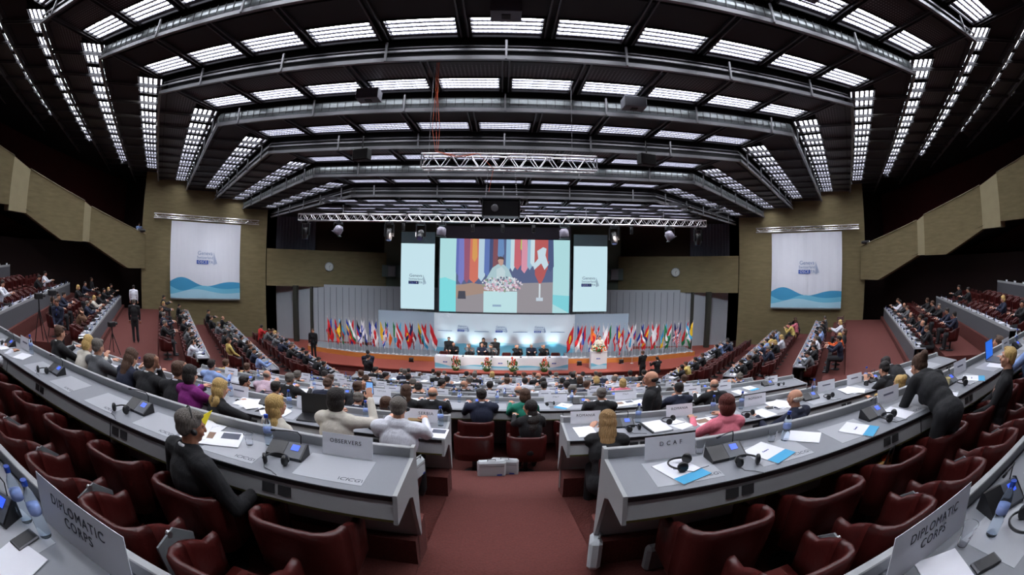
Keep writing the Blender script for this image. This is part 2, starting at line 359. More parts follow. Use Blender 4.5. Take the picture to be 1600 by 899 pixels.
# ---------------------------------------------------------------- walls
def vwall(name, pts, z0, z1, m, th=.3, flip=1):
    g = G()
    for (xa, ya), (xb, yb) in zip(pts, pts[1:]):
        d = Vector((xb - xa, yb - ya, 0)).normalized(); n = Vector((-d.y, d.x, 0)) * th * flip
        zz0 = z0 if isinstance(z0, (int, float)) else None
        q = [(xa, ya), (xb, yb), (xb + n.x, yb + n.y), (xa + n.x, ya + n.y)]
        g.slab(q if flip > 0 else q[::-1], z0, z1)
    return struct(g.build(name, m))
def lg(e, p, l): s = -1 if e == 'L' else 1; return (s * (sD * l + cD * p), cD * l - sD * p)
for e, nm in (('L', 'left'), ('R', 'right')):
    s = -1 if e == 'L' else 1
    # concrete tower whose face closes the side block: sloping top under the ceiling
    A = lg(e, 1.6, 29.0); B = lg(e, -7.15, 29.0); A2 = lg(e, 1.6, 31.5); B2 = lg(e, -7.15, 31.5)
    g = G(); g.add([(*A, -6), (*B, -6), (*B2, -6), (*A2, -6), (*A, 4.9), (*B, 3.1), (*B2, 3.1), (*A2, 4.9)],
                   [(0, 3, 2, 1), (4, 5, 6, 7), (0, 1, 5, 4), (1, 2, 6, 5), (2, 3, 7, 6), (3, 0, 4, 7)])
    struct(g.build('wall_%s_tower' % nm, CONCRETE))
    # side walls, parallel to the axis, and the dark doorway beside the tower
    vwall('wall_' + nm, [(s * 26.8, -8), (s * 26.8, 24)], -6, 9, DARKRED, .3, -s)
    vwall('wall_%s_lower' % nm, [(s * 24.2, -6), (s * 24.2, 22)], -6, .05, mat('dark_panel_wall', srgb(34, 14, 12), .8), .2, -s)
    vwall('wall_%s_back' % nm, [(s * 26.8, 22.5), (s * 20.5, 21.6)], -6, 7, mat('dark_panel_wall', (0, 0, 0)), .2, s)
    # concrete balcony front, stepping up towards the back, saw-toothed in plan
    g = G(); ff = []
    segs = [(19.62, 14.95), (14.17, 10.12), (8.75, 4.9), (3.6, -.6)]
    top = lambda y: .72 + (19.7 - y) * .252
    def prof(k, y):      # underside
        y1, y0 = segs[k]; b = -1.22 + 1.31 * k
        return b if y > y1 - 1.5 else b + (y1 - 1.5 - y) * .42
    for k, (ya, yb) in enumerate(segs):
        xa, xb = 21.1, 21.45; th = .4
        ym = ya - 1.5
        xm = xa + (xb - xa) * (ya - ym) / (ya - yb)
        O = [(xa, ya), (xm, ym), (xb, yb)]
        for (x0, y0), (x1, y1) in zip(O, O[1:]):
            g.add([(s * x0, y0, prof(k, y0)), (s * x1, y1, prof(k, y1)), (s * (x1 + th), y1, prof(k, y1)), (s * (x0 + th), y0, prof(k, y0)),
                   (s * x0, y0, top(y0)), (s * x1, y1, top(y1)), (s * (x1 + th), y1, top(y1)), (s * (x0 + th), y0, top(y0))],
                  [(0, 3, 2, 1), (4, 5, 6, 7), (0, 1, 5, 4), (1, 2, 6, 5), (2, 3, 7, 6), (3, 0, 4, 7)])
        if k < 3:        # return face: the extra light it catches is put into a paler concrete
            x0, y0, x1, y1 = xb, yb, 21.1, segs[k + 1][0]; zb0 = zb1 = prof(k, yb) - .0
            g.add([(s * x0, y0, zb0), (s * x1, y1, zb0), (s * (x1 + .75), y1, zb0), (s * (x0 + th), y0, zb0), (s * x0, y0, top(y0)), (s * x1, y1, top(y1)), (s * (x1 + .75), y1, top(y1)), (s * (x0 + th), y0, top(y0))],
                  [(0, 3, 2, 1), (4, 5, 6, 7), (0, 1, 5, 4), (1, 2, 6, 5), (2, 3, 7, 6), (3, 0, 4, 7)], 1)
    struct(g.build('wall_%s_balcony_front' % nm, [CONCRETE, CONCRETE_LIT]))
    g = G()
    g.add([(s * 21.4, 19.6, -.9), (s * 26.9, 19.6, -.9), (s * 26.9, -1, 3.9), (s * 21.4, -1, 3.9)], [(0, 1, 2, 3)])
    struct(g.build('floor_balcony', BLACK))
    g = G()
    for (ya, yb) in segs:
        g.add([(s * 21.05, ya, top(ya) + .03), (s * 21.4, yb, top(yb) + .03), (s * 21.5, yb, top(yb) + .03), (s * 21.15, ya, top(ya) + .03)], [(0, 1, 2, 3)])
        g.tube([(s * 21.1, ya, top(ya) + .03), (s * 21.42, yb, top(yb) + .03)], .025, 6)
    struct(g.build('trim_%s_balcony_rail' % nm, mat('pale_rail', srgb(150, 140, 110), .5)))
    # concrete band behind the side of the stage, dark room above it, panelled wall below
    P0 = (s * 15.2, 25.75); P1 = (s * 8.0, 30.1)
    g = G(); q = [P0, P1, (P1[0] + s * .2, P1[1] + .4), (P0[0] + s * .2, P0[1] + .4)]
    g.slab(q if s < 0 else q[::-1], -2.06, .34)
    struct(g.build('wall_%s_stage_band' % nm, CONCRETE))
    vwall('wall_%s_gallery' % nm, [(s * 15.4, 28.5), (s * 7.5, 32.5)], -.2, 4, mat('brown_gallery_wall', srgb(70, 48, 34), .85), .2, 1)
    g = G(); n_ = 26                                                # folded grey curtain at the outer end of the gallery
    cx = [(s * (15.3 - 2.6 * i / n_), 27.2 + 1.1 * i / n_ + (.07 if i % 2 else 0)) for i in range(n_ + 1)]
    for (xa, ya), (xb, yb) in zip(cx, cx[1:]): g.add([(xa, ya, .2), (xb, yb, .2), (xb, yb, 3.2), (xa, ya, 3.2)], [(0, 1, 2, 3)])
    tag(g.build('curtain', mat('grey_curtain', srgb(92, 92, 104), .9)), 'grey folded curtain hanging above the concrete band on the %s of the stage' % nm, 'curtain')
    g = G()                                                         # white vertical boards behind the flags
    WP = [(s * 15.3, 27.3), (s * 12.6, 27.6), (s * 7.2, 29.0), (s * 3.5, 29.3)]
    struct(vwall('wall_%s_stage' % nm, WP, -6, -1.9, mat('pale_stage_wall', srgb(176, 180, 186), .55, noise=(14, .1, (6, 6, .15))), .15, 1 if s < 0 else -1))
    g = G()
    for (xa, ya), (xb, yb) in zip(WP[1:], WP[2:]):
        L = math.hypot(xb - xa, yb - ya); m_ = int(L / .42)
        for i in range(m_): u = i / m_; x = xa + (xb - xa) * u; y = ya + (yb - ya) * u - .02; g.box(x - .012, x + .012, y - .01, y + .01, -5.7, -2.05)
    struct(g.build('trim_%s_wall_joints' % nm, mat('joint_grey', srgb(110, 114, 122), .6)))
    g = G(); g.box(*sorted((s * 13.6, s * 13.3)), 26.6, 26.9, -6, -2.0); g.box(*sorted((s * 12.3, s * 12.15)), 26.6, 26.8, -6, -2.0)
    struct(g.build('trim_%s_column' % nm, mat('dark_olive_column', srgb(52, 52, 44), .7)))
struct(G().box(-8.2, 8.2, 30.2, 30.5, -6, 4).build('wall_back', mat('stage_back_wall', srgb(96, 104, 90), .8)))
g = G(); g.box(-27, 27, -8.3, -8, -6, 10); struct(g.build('wall_rear', DARKRED))
for x in (-4.9, 4.95):      # ledge boxes of the interpreters' windows beside the screens
    g = G(); g.box(x - 3.3, x + 3.3, 29.7, 30.1, -1.3, -.5); struct(g.build('trim_window_ledge', mat('teal_grey', srgb(86, 104, 100), .4)))
    for dx in (-2.8, 2.4):
        g = G(); g.box(x + dx, x + dx + .5, 29.5, 29.7, -1.25, -.6); g.tube([(x + dx, 29.45, -.55), (x + dx + .5, 29.45, -.55)], .03)
        struct(g.build('trim_window_rail', GREYMETAL))

# ---------------------------------------------------------------- ceiling rings
Xk = lambda k: 5.95 + .8 * k
Yk = lambda k: 16.6 - 2.08 * k
Hk = lambda k: 2.37 + .42 * k
BAY = 1.7
def sec_frames(k):
    X, Y, h = Xk(k), Yk(k), Hk(k); pk = X * cD - Y * sD; l0 = X * sD + Y * cD
    l1 = 29.0 if pk < 1.55 else (26.6 - pk * cD) / sD
    return [('centre', RT(0, Y, h), -X, X), ('right', Matrix.Translation((cD * pk, -sD * pk, h)) @ Matrix.Rotation(math.atan2(cD, sD), 4, 'Z'), l0, l1),
            ('left', Matrix.Translation((-cD * pk, -sD * pk, h)) @ Matrix.Rotation(math.atan2(-cD, sD), 4, 'Z'), -l1, -l0)]
TM = math.tan(D / 2)
# one fluorescent fitting: tray, louvre, five tubes; local x along the ring, y 0..0.78, z 0 = underside
def make_light():
    root = thing('ceiling_light', 'x', 'ceiling light')
    g = G(); g.box(-.72, .72, -.02, .82, .07, .12); g.box(-.72, .72, -.03, 0, -.02, .12); g.box(-.72, .72, .80, .83, -.02, .12); g.box(-.73, -.70, -.03, .83, -.03, .12); g.box(.70, .73, -.03, .83, -.03, .12)
    g.build('light_tray', DARK, root)
    g = G()
    for i in range(15):
        x = -.665 + i * .095; g.box(x - .003, x + .003, 0, .66, .004, .022)
    for y in (.165, .33, .495, .66, .72): g.box(-.70, .70, y - .03, y + .03, .0, .03)
    g.build('louvre', LOUVRE, root)
    tg = G(); tg.box(-.68, .68, .042, .122, .03, .05)
    me = tg.mesh('tube'); me.materials.append(TUBE)
    for i in range(4): ob('tube', me, root, Matrix.Translation((0, .165 * i, 0)))
    tg = G(); tg.box(-.68, .68, .735, .785, .03, .05); me2 = tg.mesh('tube'); me2.materials.append(TUBE5); ob('tube', me2, root)
    return root
light0 = make_light(); used0 = [False]
SOFF = mat('black_perforated_soffit', (.012, .012, .014), .6)
def dots():
    m = SOFF; nt = m.node_tree; b = nt.nodes['Principled BSDF']; tc = nt.nodes.new('ShaderNodeTexCoord'); v = nt.nodes.new('ShaderNodeTexVoronoi')
    v.inputs['Scale'].default_value = 11; v.inputs['Randomness'].default_value = 0
    r = nt.nodes.new('ShaderNodeMath'); r.operation = 'LESS_THAN'; r.inputs[1].default_value = .28
    x = nt.nodes.new('ShaderNodeMix'); x.data_type = 'RGBA'; x.inputs['A'].default_value = (.012, .012, .014, 1); x.inputs['B'].default_value = (.16, .16, .17, 1)
    nt.links.new(tc.outputs['Object'], v.inputs['Vector']); nt.links.new(v.outputs['Distance'], r.inputs[0]); nt.links.new(r.outputs[0], x.inputs['Factor']); nt.links.new(x.outputs['Result'], b.inputs['Base Color'])
dots()
RAILM = mat('grey_ceiling_rail', (.135, .135, .145), .38, .45)
PURL = mat('dark_purlin', (.05, .05, .055), .5, .3)
RNG = {9: 'rearmost', 8: 'ring overhead', 7: 'first ring ahead', 6: 'second ring ahead', 5: 'third ring ahead', 4: 'fourth ring ahead', 3: 'fifth ring ahead', 2: 'sixth ring ahead', 1: 'seventh ring ahead', 0: 'eighth ring ahead'}
RNG[9] = 'ring behind overhead'
DIFF = None
for k in range(9, -1, -1):
    duct = k % 2 == 1
    ring = thing('ceiling_beam', '%s ceiling beam with grey rails, %s' % ('duct-clad' if duct else 'open black', RNG[k]), 'ceiling beam', None, 'stepped hexagonal ceiling beams')
    for nm, F, a0, a1 in sec_frames(k):
        e0 = a0; e1 = a1
        m0 = 1 if nm != 'right' else 1
        # mitres: the inner side (t>0) is shorter in plan for the centre section
        def st(a, t, end):     # along-position of a section end at depth t
            if nm == 'centre': return a - t * TM * end
            if (nm == 'right' and end < 0): return a + t * TM
            if (nm == 'left' and end > 0): return a - t * TM
            return a
        def bar(gg, t0, t1, z0, z1, mm=0):
            vs = []
            for z in (z0, z1):
                for (a, en) in ((a0, -1), (a1, 1)):
                    for t in (t0, t1): vs.append((st(a, t, en), t, z))
            gg.add(vs, [(0, 1, 3, 2), (4, 6, 7, 5), (0, 2, 6, 4), (1, 5, 7, 3), (0, 4, 5, 1), (2, 3, 7, 6)], mm)
        g = G(); bar(g, -.03, .05, -.045, .045); g.build('lower_chord', RAILM, ring, M=F)
        if duct:
            g = G(); n = 7
            for i in range(n):
                a = math.pi * (i / n - .5); b = math.pi * ((i + 1) / n - .5)
                t0, t1 = .12 - .09 * math.cos(a), .12 - .09 * math.cos(b); z0, z1 = .22 + .15 * math.sin(a), .22 + .15 * math.sin(b)
                g.add([(st(a0, t0, -1), t0, z0), (st(a1, t0, 1), t0, z0), (st(a1, t1, 1), t1, z1), (st(a0, t1, -1), t1, z1)], [(0, 1, 2, 3)])
            L = a1 - a0; q = int(L / .22)
            for i in range(1, q):
                x = a0 + L * i / q; g.box(x - .006, x + .006, .015, .03, .1, .34, 1)
            g.build('duct', [DUCT, DARK], ring, M=F)
        else:
            g = G(); bar(g, -.02, .02, .17, .215); g.build('upper_rail', RAILM, ring, M=F)
            g = G(); bar(g, .06, .09, .30, .33); g.build('rear_rail', PURL, ring, M=F)
        g = G(); bar(g, .22, .25, .02, .55); g.build('black_backing', BLACK, ring, M=F)
        # posts
        base = 0 if nm == 'centre' else (a0 if nm == 'right' else a1); sg = 1 if nm != 'left' else -1
        xs = []
        if nm == 'centre': i = -4; xs = [i_ * 2.5 for i_ in range(-5, 6) if abs(i_ * 2.5) < a1 - .2]
        else: xs = [base + sg * (.9 + 2.5 * i_) for i_ in range(14) if .9 + 2.5 * i_ < (a1 - a0) - .1]
        pm = G().box(-.022, .022, -.075, -.03, -.045, .40).mesh('post'); pm.materials.append(RAILM)
        for x in xs: ob('post', pm, ring, F @ Matrix.Translation((x, 0, 0)))
        # soffit between this chord and the lights of the next ring
        if k > 0:
            g = G(); vs = [(st(a0, .05, -1), .05, .05), (st(a1, .05, 1), .05, .05), (st(a1, 1.24, 1), 1.24, .10), (st(a0, 1.24, -1), 1.24, .10)]
            g.add(vs, [(0, 1, 2, 3)]); struct(g.build('ceiling_soffit', BLACK if duct else SOFF, M=F))
        g = G(); vs = [(st(a0, -.85, -1), -.85, .66), (st(a1, -.85, 1), -.85, .66), (st(a1, .25, 1), .25, .66), (st(a0, .25, -1), .25, .66)]
        g.add(vs, [(0, 1, 2, 3)]); struct(g.build('ceiling_lid', BLACK, M=F))
        # lights in bays, purlins in the gaps
        if nm == 'centre':
            off = 0 if k % 2 == 0 else BAY / 2
            cs_ = sorted([off + BAY * i_ for i_ in range(-8, 9) if abs(off + BAY * i_) < a1 + .84 * TM - .72]); gaps = [c + BAY / 2 for c in cs_[:-1]]
        else:
            cs_ = [base + sg * (.05 + .9 + BAY * i_) for i_ in range(20) if 1.6 + BAY * i_ < (a1 - a0)]; gaps = [c + sg * BAY / 2 for c in cs_]
        for j, c in enumerate(cs_):
            if k == 9 and nm != 'centre' and j > 3 and False: continue
            if k >= 8 and nm == 'centre': continue
            Mx = F @ Matrix.Translation((c, -.83, .50))
            side = {'centre': 'centre run, %s from left' % ORD[j + 1], 'right': 'right run, %s from the bend' % ORD[j + 1], 'left': 'left run, %s from the bend' % ORD[j + 1]}[nm]
            lab = 'fluorescent ceiling light, %s, %s' % (RNG[k], side)
            if not used0[0]: light0.matrix_basis = Mx; light0['label'] = lab; light0['group'] = 'fluorescent ceiling lights'; used0[0] = True
            else: copyof(light0, Mx, lab)
        pg = G()
        dz = -.42 + .50 - .06
        for dx in (-.09, .055):
            pg.add([(dx, .05, -.03), (dx + .035, .05, -.03), (dx + .035, 2.0, dz), (dx, 2.0, dz), (dx, .05, .03), (dx + .035, .05, .03), (dx + .035, 2.0, dz + .06), (dx, 2.0, dz + .06)],
                   [(0, 3, 2, 1), (4, 5, 6, 7), (0, 1, 5, 4), (1, 2, 6, 5), (2, 3, 7, 6), (3, 0, 4, 7)])
        pm = pg.mesh('purlin'); pm.materials.append(PURL)
        # purlins belong under the gaps of the NEXT ring (k-1)
        if k > 0:
            if nm == 'centre':
                o2 = 0 if (k - 1) % 2 == 0 else BAY / 2
                gs = [o2 + BAY / 2 + BAY * i_ for i_ in range(-8, 8) if abs(o2 + BAY / 2 + BAY * i_) < a1 - .5]
            else: gs = [g_ for g_ in gaps if a0 + .2 < g_ < a1 - .1]
            for x in gs: ob('purlin', pm, ring, F @ Matrix.Translation((x, 0, 0)))
# black roof above everything
g = G(); g.add([(-31, -9, 8.0), (31, -9, 8.0), (31, 31, 3.6), (-31, 31, 3.6)], [(0, 1, 2, 3)]); struct(g.build('ceiling_roof', BLACK))
g = G(); g.add([(-27, -9, 6.75), (27, -9, 6.75), (27, -1, 6.5), (-27, -1, 6.5)], [(0, 1, 2, 3)]); struct(g.build('ceiling_rear', BLACK))
# flat part over the stage front: four straight light rows
for i, y in enumerate((17.9, 19.3, 20.7, 22.1)):
    h = 2.30; w = 6.9 + 1.35 * i
    g = G(); g.box(-w, w, y + .55, y + .63, h - .03, h + .05)
    ring = tag(g.build('ceiling_rail', RAILM), 'straight grey ceiling rail over the stage front, %s ahead of the beams' % ORD[i + 1], 'ceiling rail', 'rails of the flat ceiling')
    for j in range(-5, 6):
        if abs(j * BAY) > w: continue
        c = j * BAY + (.85 if i % 2 else 0)
        copyof(light0, RT(c, y - .3, h + .06), 'fluorescent light of the flat ceiling, %s row past the beams, %s from left' % (ORD[i + 1], ORD[j + 6]))
    for j in range(-5, 6):
        c = j * BAY + (.85 if i % 2 else 0) + .85
        g = G(); g.box(c - .09, c - .05, y - .7, y + .6, h - .01, h + .04); g.box(c + .05, c + .09, y - .7, y + .6, h - .01, h + .04); g.build('purlin', PURL, ring)
struct(G().slab([(-6.6, 17.3), (6.6, 17.3), (15.2, 26.2), (15.2, 30), (-15.2, 30), (-15.2, 26.2)], 2.55, 2.6).build('ceiling_flat', BLACK))

# ---------------------------------------------------------------- desks
BLK = mat('black_edge_strip', (.012, .012, .014), .5)
SOCK = mat('black_socket', (.02, .02, .022), .4)
def desk(n):
    r = ROWS[n]; a0, a1 = r['a']; zt = r['z'] - .06; M0 = RM(n, 0, 0, 0)
    look = {'R0': 'grey curved conference desk in the foreground with a DIPLOMATIC CORPS card', 'R1': 'long grey conference desk with %s card at its aisle end' % ('the OBSERVERS' if n == 'R1L' else 'the DCAF'),
            'R2': 'grey conference desk carrying the %s cards' % ('SERBIA' if n == 'R2L' else 'ROMANIA')}.get(n[:2]) if n[:2] != 'R1' or n in ('R1L', 'R1R') else None
    if n == 'R3': look = 'long grey conference desk across the hall with ITALY cards'
    if n[:2] == 'R0': look = 'grey conference desk, nearest to the camera on the %s' % ('left' if n[-1] == 'L' else 'right')
    if not look or n == 'R10': look = 'grey conference desk, the %s' % RNAME[n]
    t = thing('conference_desk', look, 'desk', M0)
    g = G(); g.box(a0, a1, -.46, 0, zt - .028, zt); g.build('worktop', DESKTOP, t)
    g = G(); g.box(a0 + .005, a1 - .005, -.464, -.45, zt - .03, zt - .004); g.build('edge_strip', BLK, t)
    g = G(); g.prism([(-.455, zt - .03), (-.44, zt - .03), (-.465, zt - .125), (-.492, zt - .125)], a0, a1, 0); g.box(a0, a1, -.492, -.42, zt - .14, zt - .125, 1)
    x = a0 + 2.3
    while x < a1: g.prism([(-.458, zt - .03), (-.45, zt - .03), (-.48, zt - .125), (-.496, zt - .125)], x - .004, x + .004, 2); x += 2.05
    g.build('apron', [DESKSIDE, OLIVE, BLK], t)
    g = G(); g.rbox(a0, a1, 0, .035, r['z'] - .09, r['z'], .004); g.build('front_ledge', DESKSIDE, t)
    dn = r['c'] if n[0] == 'R' else r['c'] - (.0 if n[:2] != 'T2' else 0)
    tall = .85 if n[:2] in ('T2', 'T3') else .25 if n[0] in 'TS' else .0
    g = G(); g.box(a0, a1, .012, .03, max(dn, r['z'] - .85) - tall, r['z'] - .09); g.build('modesty_panel', DESKSIDE if n[0] == 'R' else mat('grey_front_panel', srgb(92, 94, 99), .6), t)
    z0 = r['c'] + (.2 if n[:2] == 'R1' else .22 if n[:2] == 'R2' else 0); Z = r['z']
    poly = [(.045, Z + .004), (-.004, Z + .004), (-.03, zt + .012), (-.462, zt + .004), (-.497, zt - .15), (-.20, zt - .16), (-.12, zt - .20), (.015, z0), (.045, z0)]
    for xa in (a0 - .022, a1):
        if abs(xa) > 12.5: continue
        g = G(); g.prism(poly, xa, xa + .022); g.build('end_panel', DESKSIDE, t)
    # sockets and translucent pads with the venue mark
    if n[:2] in ('R0', 'R1', 'R2', 'R3'):
        sg = -1 if n[-1] == 'L' else 1; s0 = a1 if n[-1] == 'L' else a0
        j = 0
        while True:
            c = s0 + sg * (.62 + 1.28 * j)
            if not (a0 + .1 < c < a1 - .1) or j > 11: break
            for o_ in (-.048, .048): g = G(); g.prism([(-.468, zt - .05), (-.455, zt - .05), (-.475, zt - .10), (-.488, zt - .10)], c + o_ - .038, c + o_ + .038); g.build('power_socket', SOCK, t)
            j += 1
        j = 0
        while True:
            c = s0 + sg * (.36 + .63 * j)
            if not (a0 + .3 < c < a1 - .3) or j > 11: break
            g = G(); g.box(c - .19, c + .19, -.40, -.11, zt, zt + .0015); p = g.build('desk_pad', PAD, t)
            if n[:2] in ('R0', 'R1') and j < 6: lettering('\\CICG\\', .046, INK, p, Matrix.Translation((c + .115, -.355, zt + .0022)), extrude=.0002, shear=.2)
            j += 1
    return t
DESK = {n: desk(n) for n in ROWS}

# ---------------------------------------------------------------- armchairs (pedestal tub chairs)
def chair_parts(folded=False):
    root = thing('armchair', 'x', 'chair')
    # U-shaped shell path (x,y), back at y -.2
    pts = []
    n = 18
    for i in range(n + 1):
        u = i / n
        if u < .28: k = u / .28; p = (-.225 - .01 * k, .17 - .26 * k)
        elif u > .72: k = (1 - u) / .28; p = (.225 + .01 * k, .17 - .26 * k)
        else:
            a = math.pi * (1 + (u - .28) / .44); q_ = lambda c: math.copysign(abs(c) ** .6, c); p = (.235 * q_(math.cos(a)), -.09 + .125 * q_(math.sin(a)))
        h = .565 + .115 * max(0, math.sin(math.pi * min(1, max(0, (u - .12) / .76)))) ** .7 - .012 * (1 if .4 < u < .6 else 0)
        pts.append((p, h))
    def shell(i0, i1, nm):
        vs = []; fs = []; prof = lambda h: [(.018, .30), (.024, .42), (.026, h - .05), (.022, h - .012), (.010, h), (-.012, h), (-.024, h - .012), (-.026, h - .05), (-.02, .42), (-.018, .30)]
        seg = pts[i0:i1 + 1]
        for j, ((x, y), h) in enumerate(seg):
            (xa, ya), _ = pts[max(i0 + j - 1, 0)]; (xb, yb), _ = pts[min(i0 + j + 1, n)]
            d = Vector((xb - xa, yb - ya, 0)).normalized(); nn = Vector((d.y, -d.x, 0))
            for o, z in prof(h): vs.append((x + nn.x * o, y + nn.y * o - (z - .3) * .10 * (1 if abs(x) < .2 else .3), z))
        m = 10
        for j in range(len(seg) - 1):
            for q in range(m): fs.append((j * m + q, j * m + (q + 1) % m, (j + 1) * m + (q + 1) % m, (j + 1) * m + q))
        fs += [tuple(range(m)), tuple(range((len(seg) - 1) * m, len(seg) * m))[::-1]]
        g = G(); g.add(vs, fs); me = g.mesh(nm, True)
        me.materials.append(LEATHER); ob(nm, me, root)
    shell(5, 13, 'backrest'); shell(0, 5, 'armrest'); shell(13, 18, 'armrest')
    g = G(); g.rbox(-.205, .205, -.17, .20, .27, .345, .025); me = g.mesh('seat', True); me.materials.append(LEATHER)
    s = ob('seat', me, root)
    g = G(); g.rbox(-.13, .13, -.10, .17, .335, .355, .012); me = g.mesh('seat_cushion', True); me.materials.append(LEATHER2); ob('seat_cushion', me, s)
    g = G(); g.lathe([(.03, .0), (.03, .27)], (0, 0, 0), 12); g.build('pedestal', DARK, root, True)
    g = G(); g.lathe([(.15, 0), (.15, .012), (.05, .03), (.03, .035)], (0, 0, 0), 16); g.build('foot', DARK, root, True)
    return root
CH = chair_parts(); chair_used = [False]
def put_chair(M, label, group):
    if not chair_used[0]: CH.matrix_basis = M; CH['label'] = label; CH['group'] = group; chair_used[0] = True; return CH
    return copyof(CH, M, label, group)
def side_table(parent):     # grey folding writing panel between two chairs
    g = G(); g.prism([(-.12, .10), (.10, .10), (.16, .50), (.02, .60), (-.14, .56)], .285, .297); o = g.build('folding_table', mat('grey_folding_panel', srgb(120, 124, 128), .5), parent)
    g = G(); g.tube([(.28, -.02, .58), (.30, -.02, .58)], .02, 10); g.build('hinge', ALU, o)
spots_ = []
for n in ROWS:
    if n in ('R0L', 'R0R', 'T3L', 'T3R') or (n[0] == 'R' and n[1:].isdigit() and int(n[1:]) > 5): continue
    r = ROWS[n]; a0, a1 = r['a']
    for ln, (t, df) in seatlines(n).items():
        if n in ('R4', 'R5') and ln == 'B': continue
        if n in ('R1L', 'R2L'): xs = [-.94 - .68 * i for i in range(30)]
        elif n in ('R1R', 'R2R'): xs = [1.08 + .68 * i for i in range(30)]
        else: pw = .75 if n[0] in 'TS' else .68; m_ = int((a1 - a0 - .5) / pw); xs = [a0 + .5 + pw * i for i in range(m_)] if n[-1] == 'R' or n[0] == 'R' else [a1 - .5 - pw * i for i in range(m_)]
        if n == 'R3' and ln == 'B': xs = [-.34, .34, 1.0, -1.9, -2.6, 2.4]
        if n == 'R3' and ln == 'A': xs = [-.34 + .68 * i for i in range(-7, 8)]
        idx = 0
        for a in xs:
            if not (a0 - .1 < a < a1 + .1): continue
            if n[:2] == 'R1' and abs(a) > 9.5: continue
            idx += 1
            if n[:2] == 'R1' and ln == 'B': a2 = a - .16 if n == 'R1L' else a + .16
            else: a2 = a
            x, y = RP(n, a2, t); z = r['c'] + (df if n[0] != 'S' else (df if ln == 'B' else 0))
            spots_.append((math.sqrt(x * x + y * y + z * z), n, ln, idx, a2, t, z))
spots_.sort(key=lambda q: q[0])
CHAIRS = []
for q in spots_[:300]:
    _, n, ln, idx, a, t, z = q
    lab = 'oxblood leather armchair, %s row behind the %s, %s' % ('front' if ln == 'A' else 'rear', RNAME[n], place(n, idx))
    rz = 0
    c = put_chair(RM(n, a, t, z, rz) @ Matrix.Scale(1.18 if n[0] in 'TS' else 1.0, 4), lab, 'oxblood leather armchairs'); CHAIRS.append((n, ln, a, c))
    if ln == 'B' and n[:2] in ('R1', 'R2'): pass
for n, ln, a, c in CHAIRS:
    if n[:2] in ('R1',) and ln == 'B' and c is not CH: side_table(c)
g = G()
for q in spots_[300:]:
    _, n, ln, idx, a, t, z = q; M = RM(n, a, t, z); g.M = M
    g.rbox(-.2, .2, -.15, .19, .25, .34, .02); g.rbox(-.24, -.2, -.2, .17, .28, .56, .015); g.rbox(.2, .24, -.2, .17, .28, .56, .015); g.rbox(-.22, .22, -.24, -.19, .28, .67, .02)
if g.v: tag(g.build('armchairs', LEATHER), 'remaining oxblood armchairs at the far ends of the side tiers', 'chairs', kind='stuff')

# ---------------------------------------------------------------- things on the desks (each kind built once)
def ord_from(n, a, step):
    r = ROWS[n]; a0, a1 = r['a']
    return 1 + int(((a1 - a) if (n in ('R0L', 'R1L', 'R2L') or (n[-1] == 'L')) else (a - a0)) / step)
_uniq = {}
def uniq(s):
    _uniq[s] = _uniq.get(s, 0) + 1
    return s if _uniq[s] == 1 else '%s, %s one' % (s, ORD[_uniq[s]])
def zt(n): return ROWS[n]['z'] - .06
def loc_words(n, a, step=.6): return 'on %s, %s' % (RNAME[n], place(n, ord_from(n, a, step)).replace('from the', 'from'))
def card(n, a, text=None, size=.05, w=.30, h=.125, t=-.055, lean=.27, lab=None, dz=0, dxt=0):
    M = RM(n, a, t, zt(n) + dz) @ Matrix.Rotation(-lean, 4, 'X')
    g = G(); g.box(-w / 2, w / 2, -.0015, .0015, 0, h); me = g.mesh('name_card'); me.materials.append(CARDM)
    o = ob('name_card', me, None, M)
    tag(o, lab or uniq(('white name card reading %s ' % text.replace('\n', ' ') if text else 'white name card ') + loc_words(n, a)), 'name card', 'white country name cards')
    if text: lettering(text, size, INK, o, Matrix.Translation((dxt, -.002, h * (.56 if '\n' in text else .66))) @ FRONT, space=1.15)
    else:
        g = G(); g.box(-.07, .07, -.0025, -.0018, h * .5, h * .62); g.build('lettering', mat('blurred_ink', srgb(120, 122, 140), .7), o)
    return o
def mk_mic():
    root = thing('microphone_unit', 'x', 'microphone')
    g = G(); g.prism([(-.055, 0), (.06, 0), (.06, .062), (.045, .066), (-.055, .018)], -.115, -.005); g.build('loudspeaker_wedge', PLASTIC, root)
    g = G(); g.prism([(-.055, 0), (.06, 0), (.06, .062), (.045, .066), (-.055, .018)], -.003, .105, 0); g.prism([(-.056, .0), (.062, 0), (.062, .064), (.046, .068), (-.056, .016)], .105, .115, 1); g.build('console', [GPLAST, PLASTIC], root)
    g = G(); g.add([(.030, -.008, .0442), (.078, -.008, .0442), (.078, .03, .0622), (.030, .03, .0622)], [(0, 1, 2, 3)]); g.build('screen', BLUESCREEN, root)
    g = G(); g.tube([(.07, .05, .06), (.072, .06, .11), (.06, .05, .135), (.0, .02, .145), (-.06, .0, .143)], .0035, 6); g.tube([(-.06, 0, .143), (-.085, -.008, .141)], .007, 8); g.build('gooseneck', PLASTIC, root)
    return root
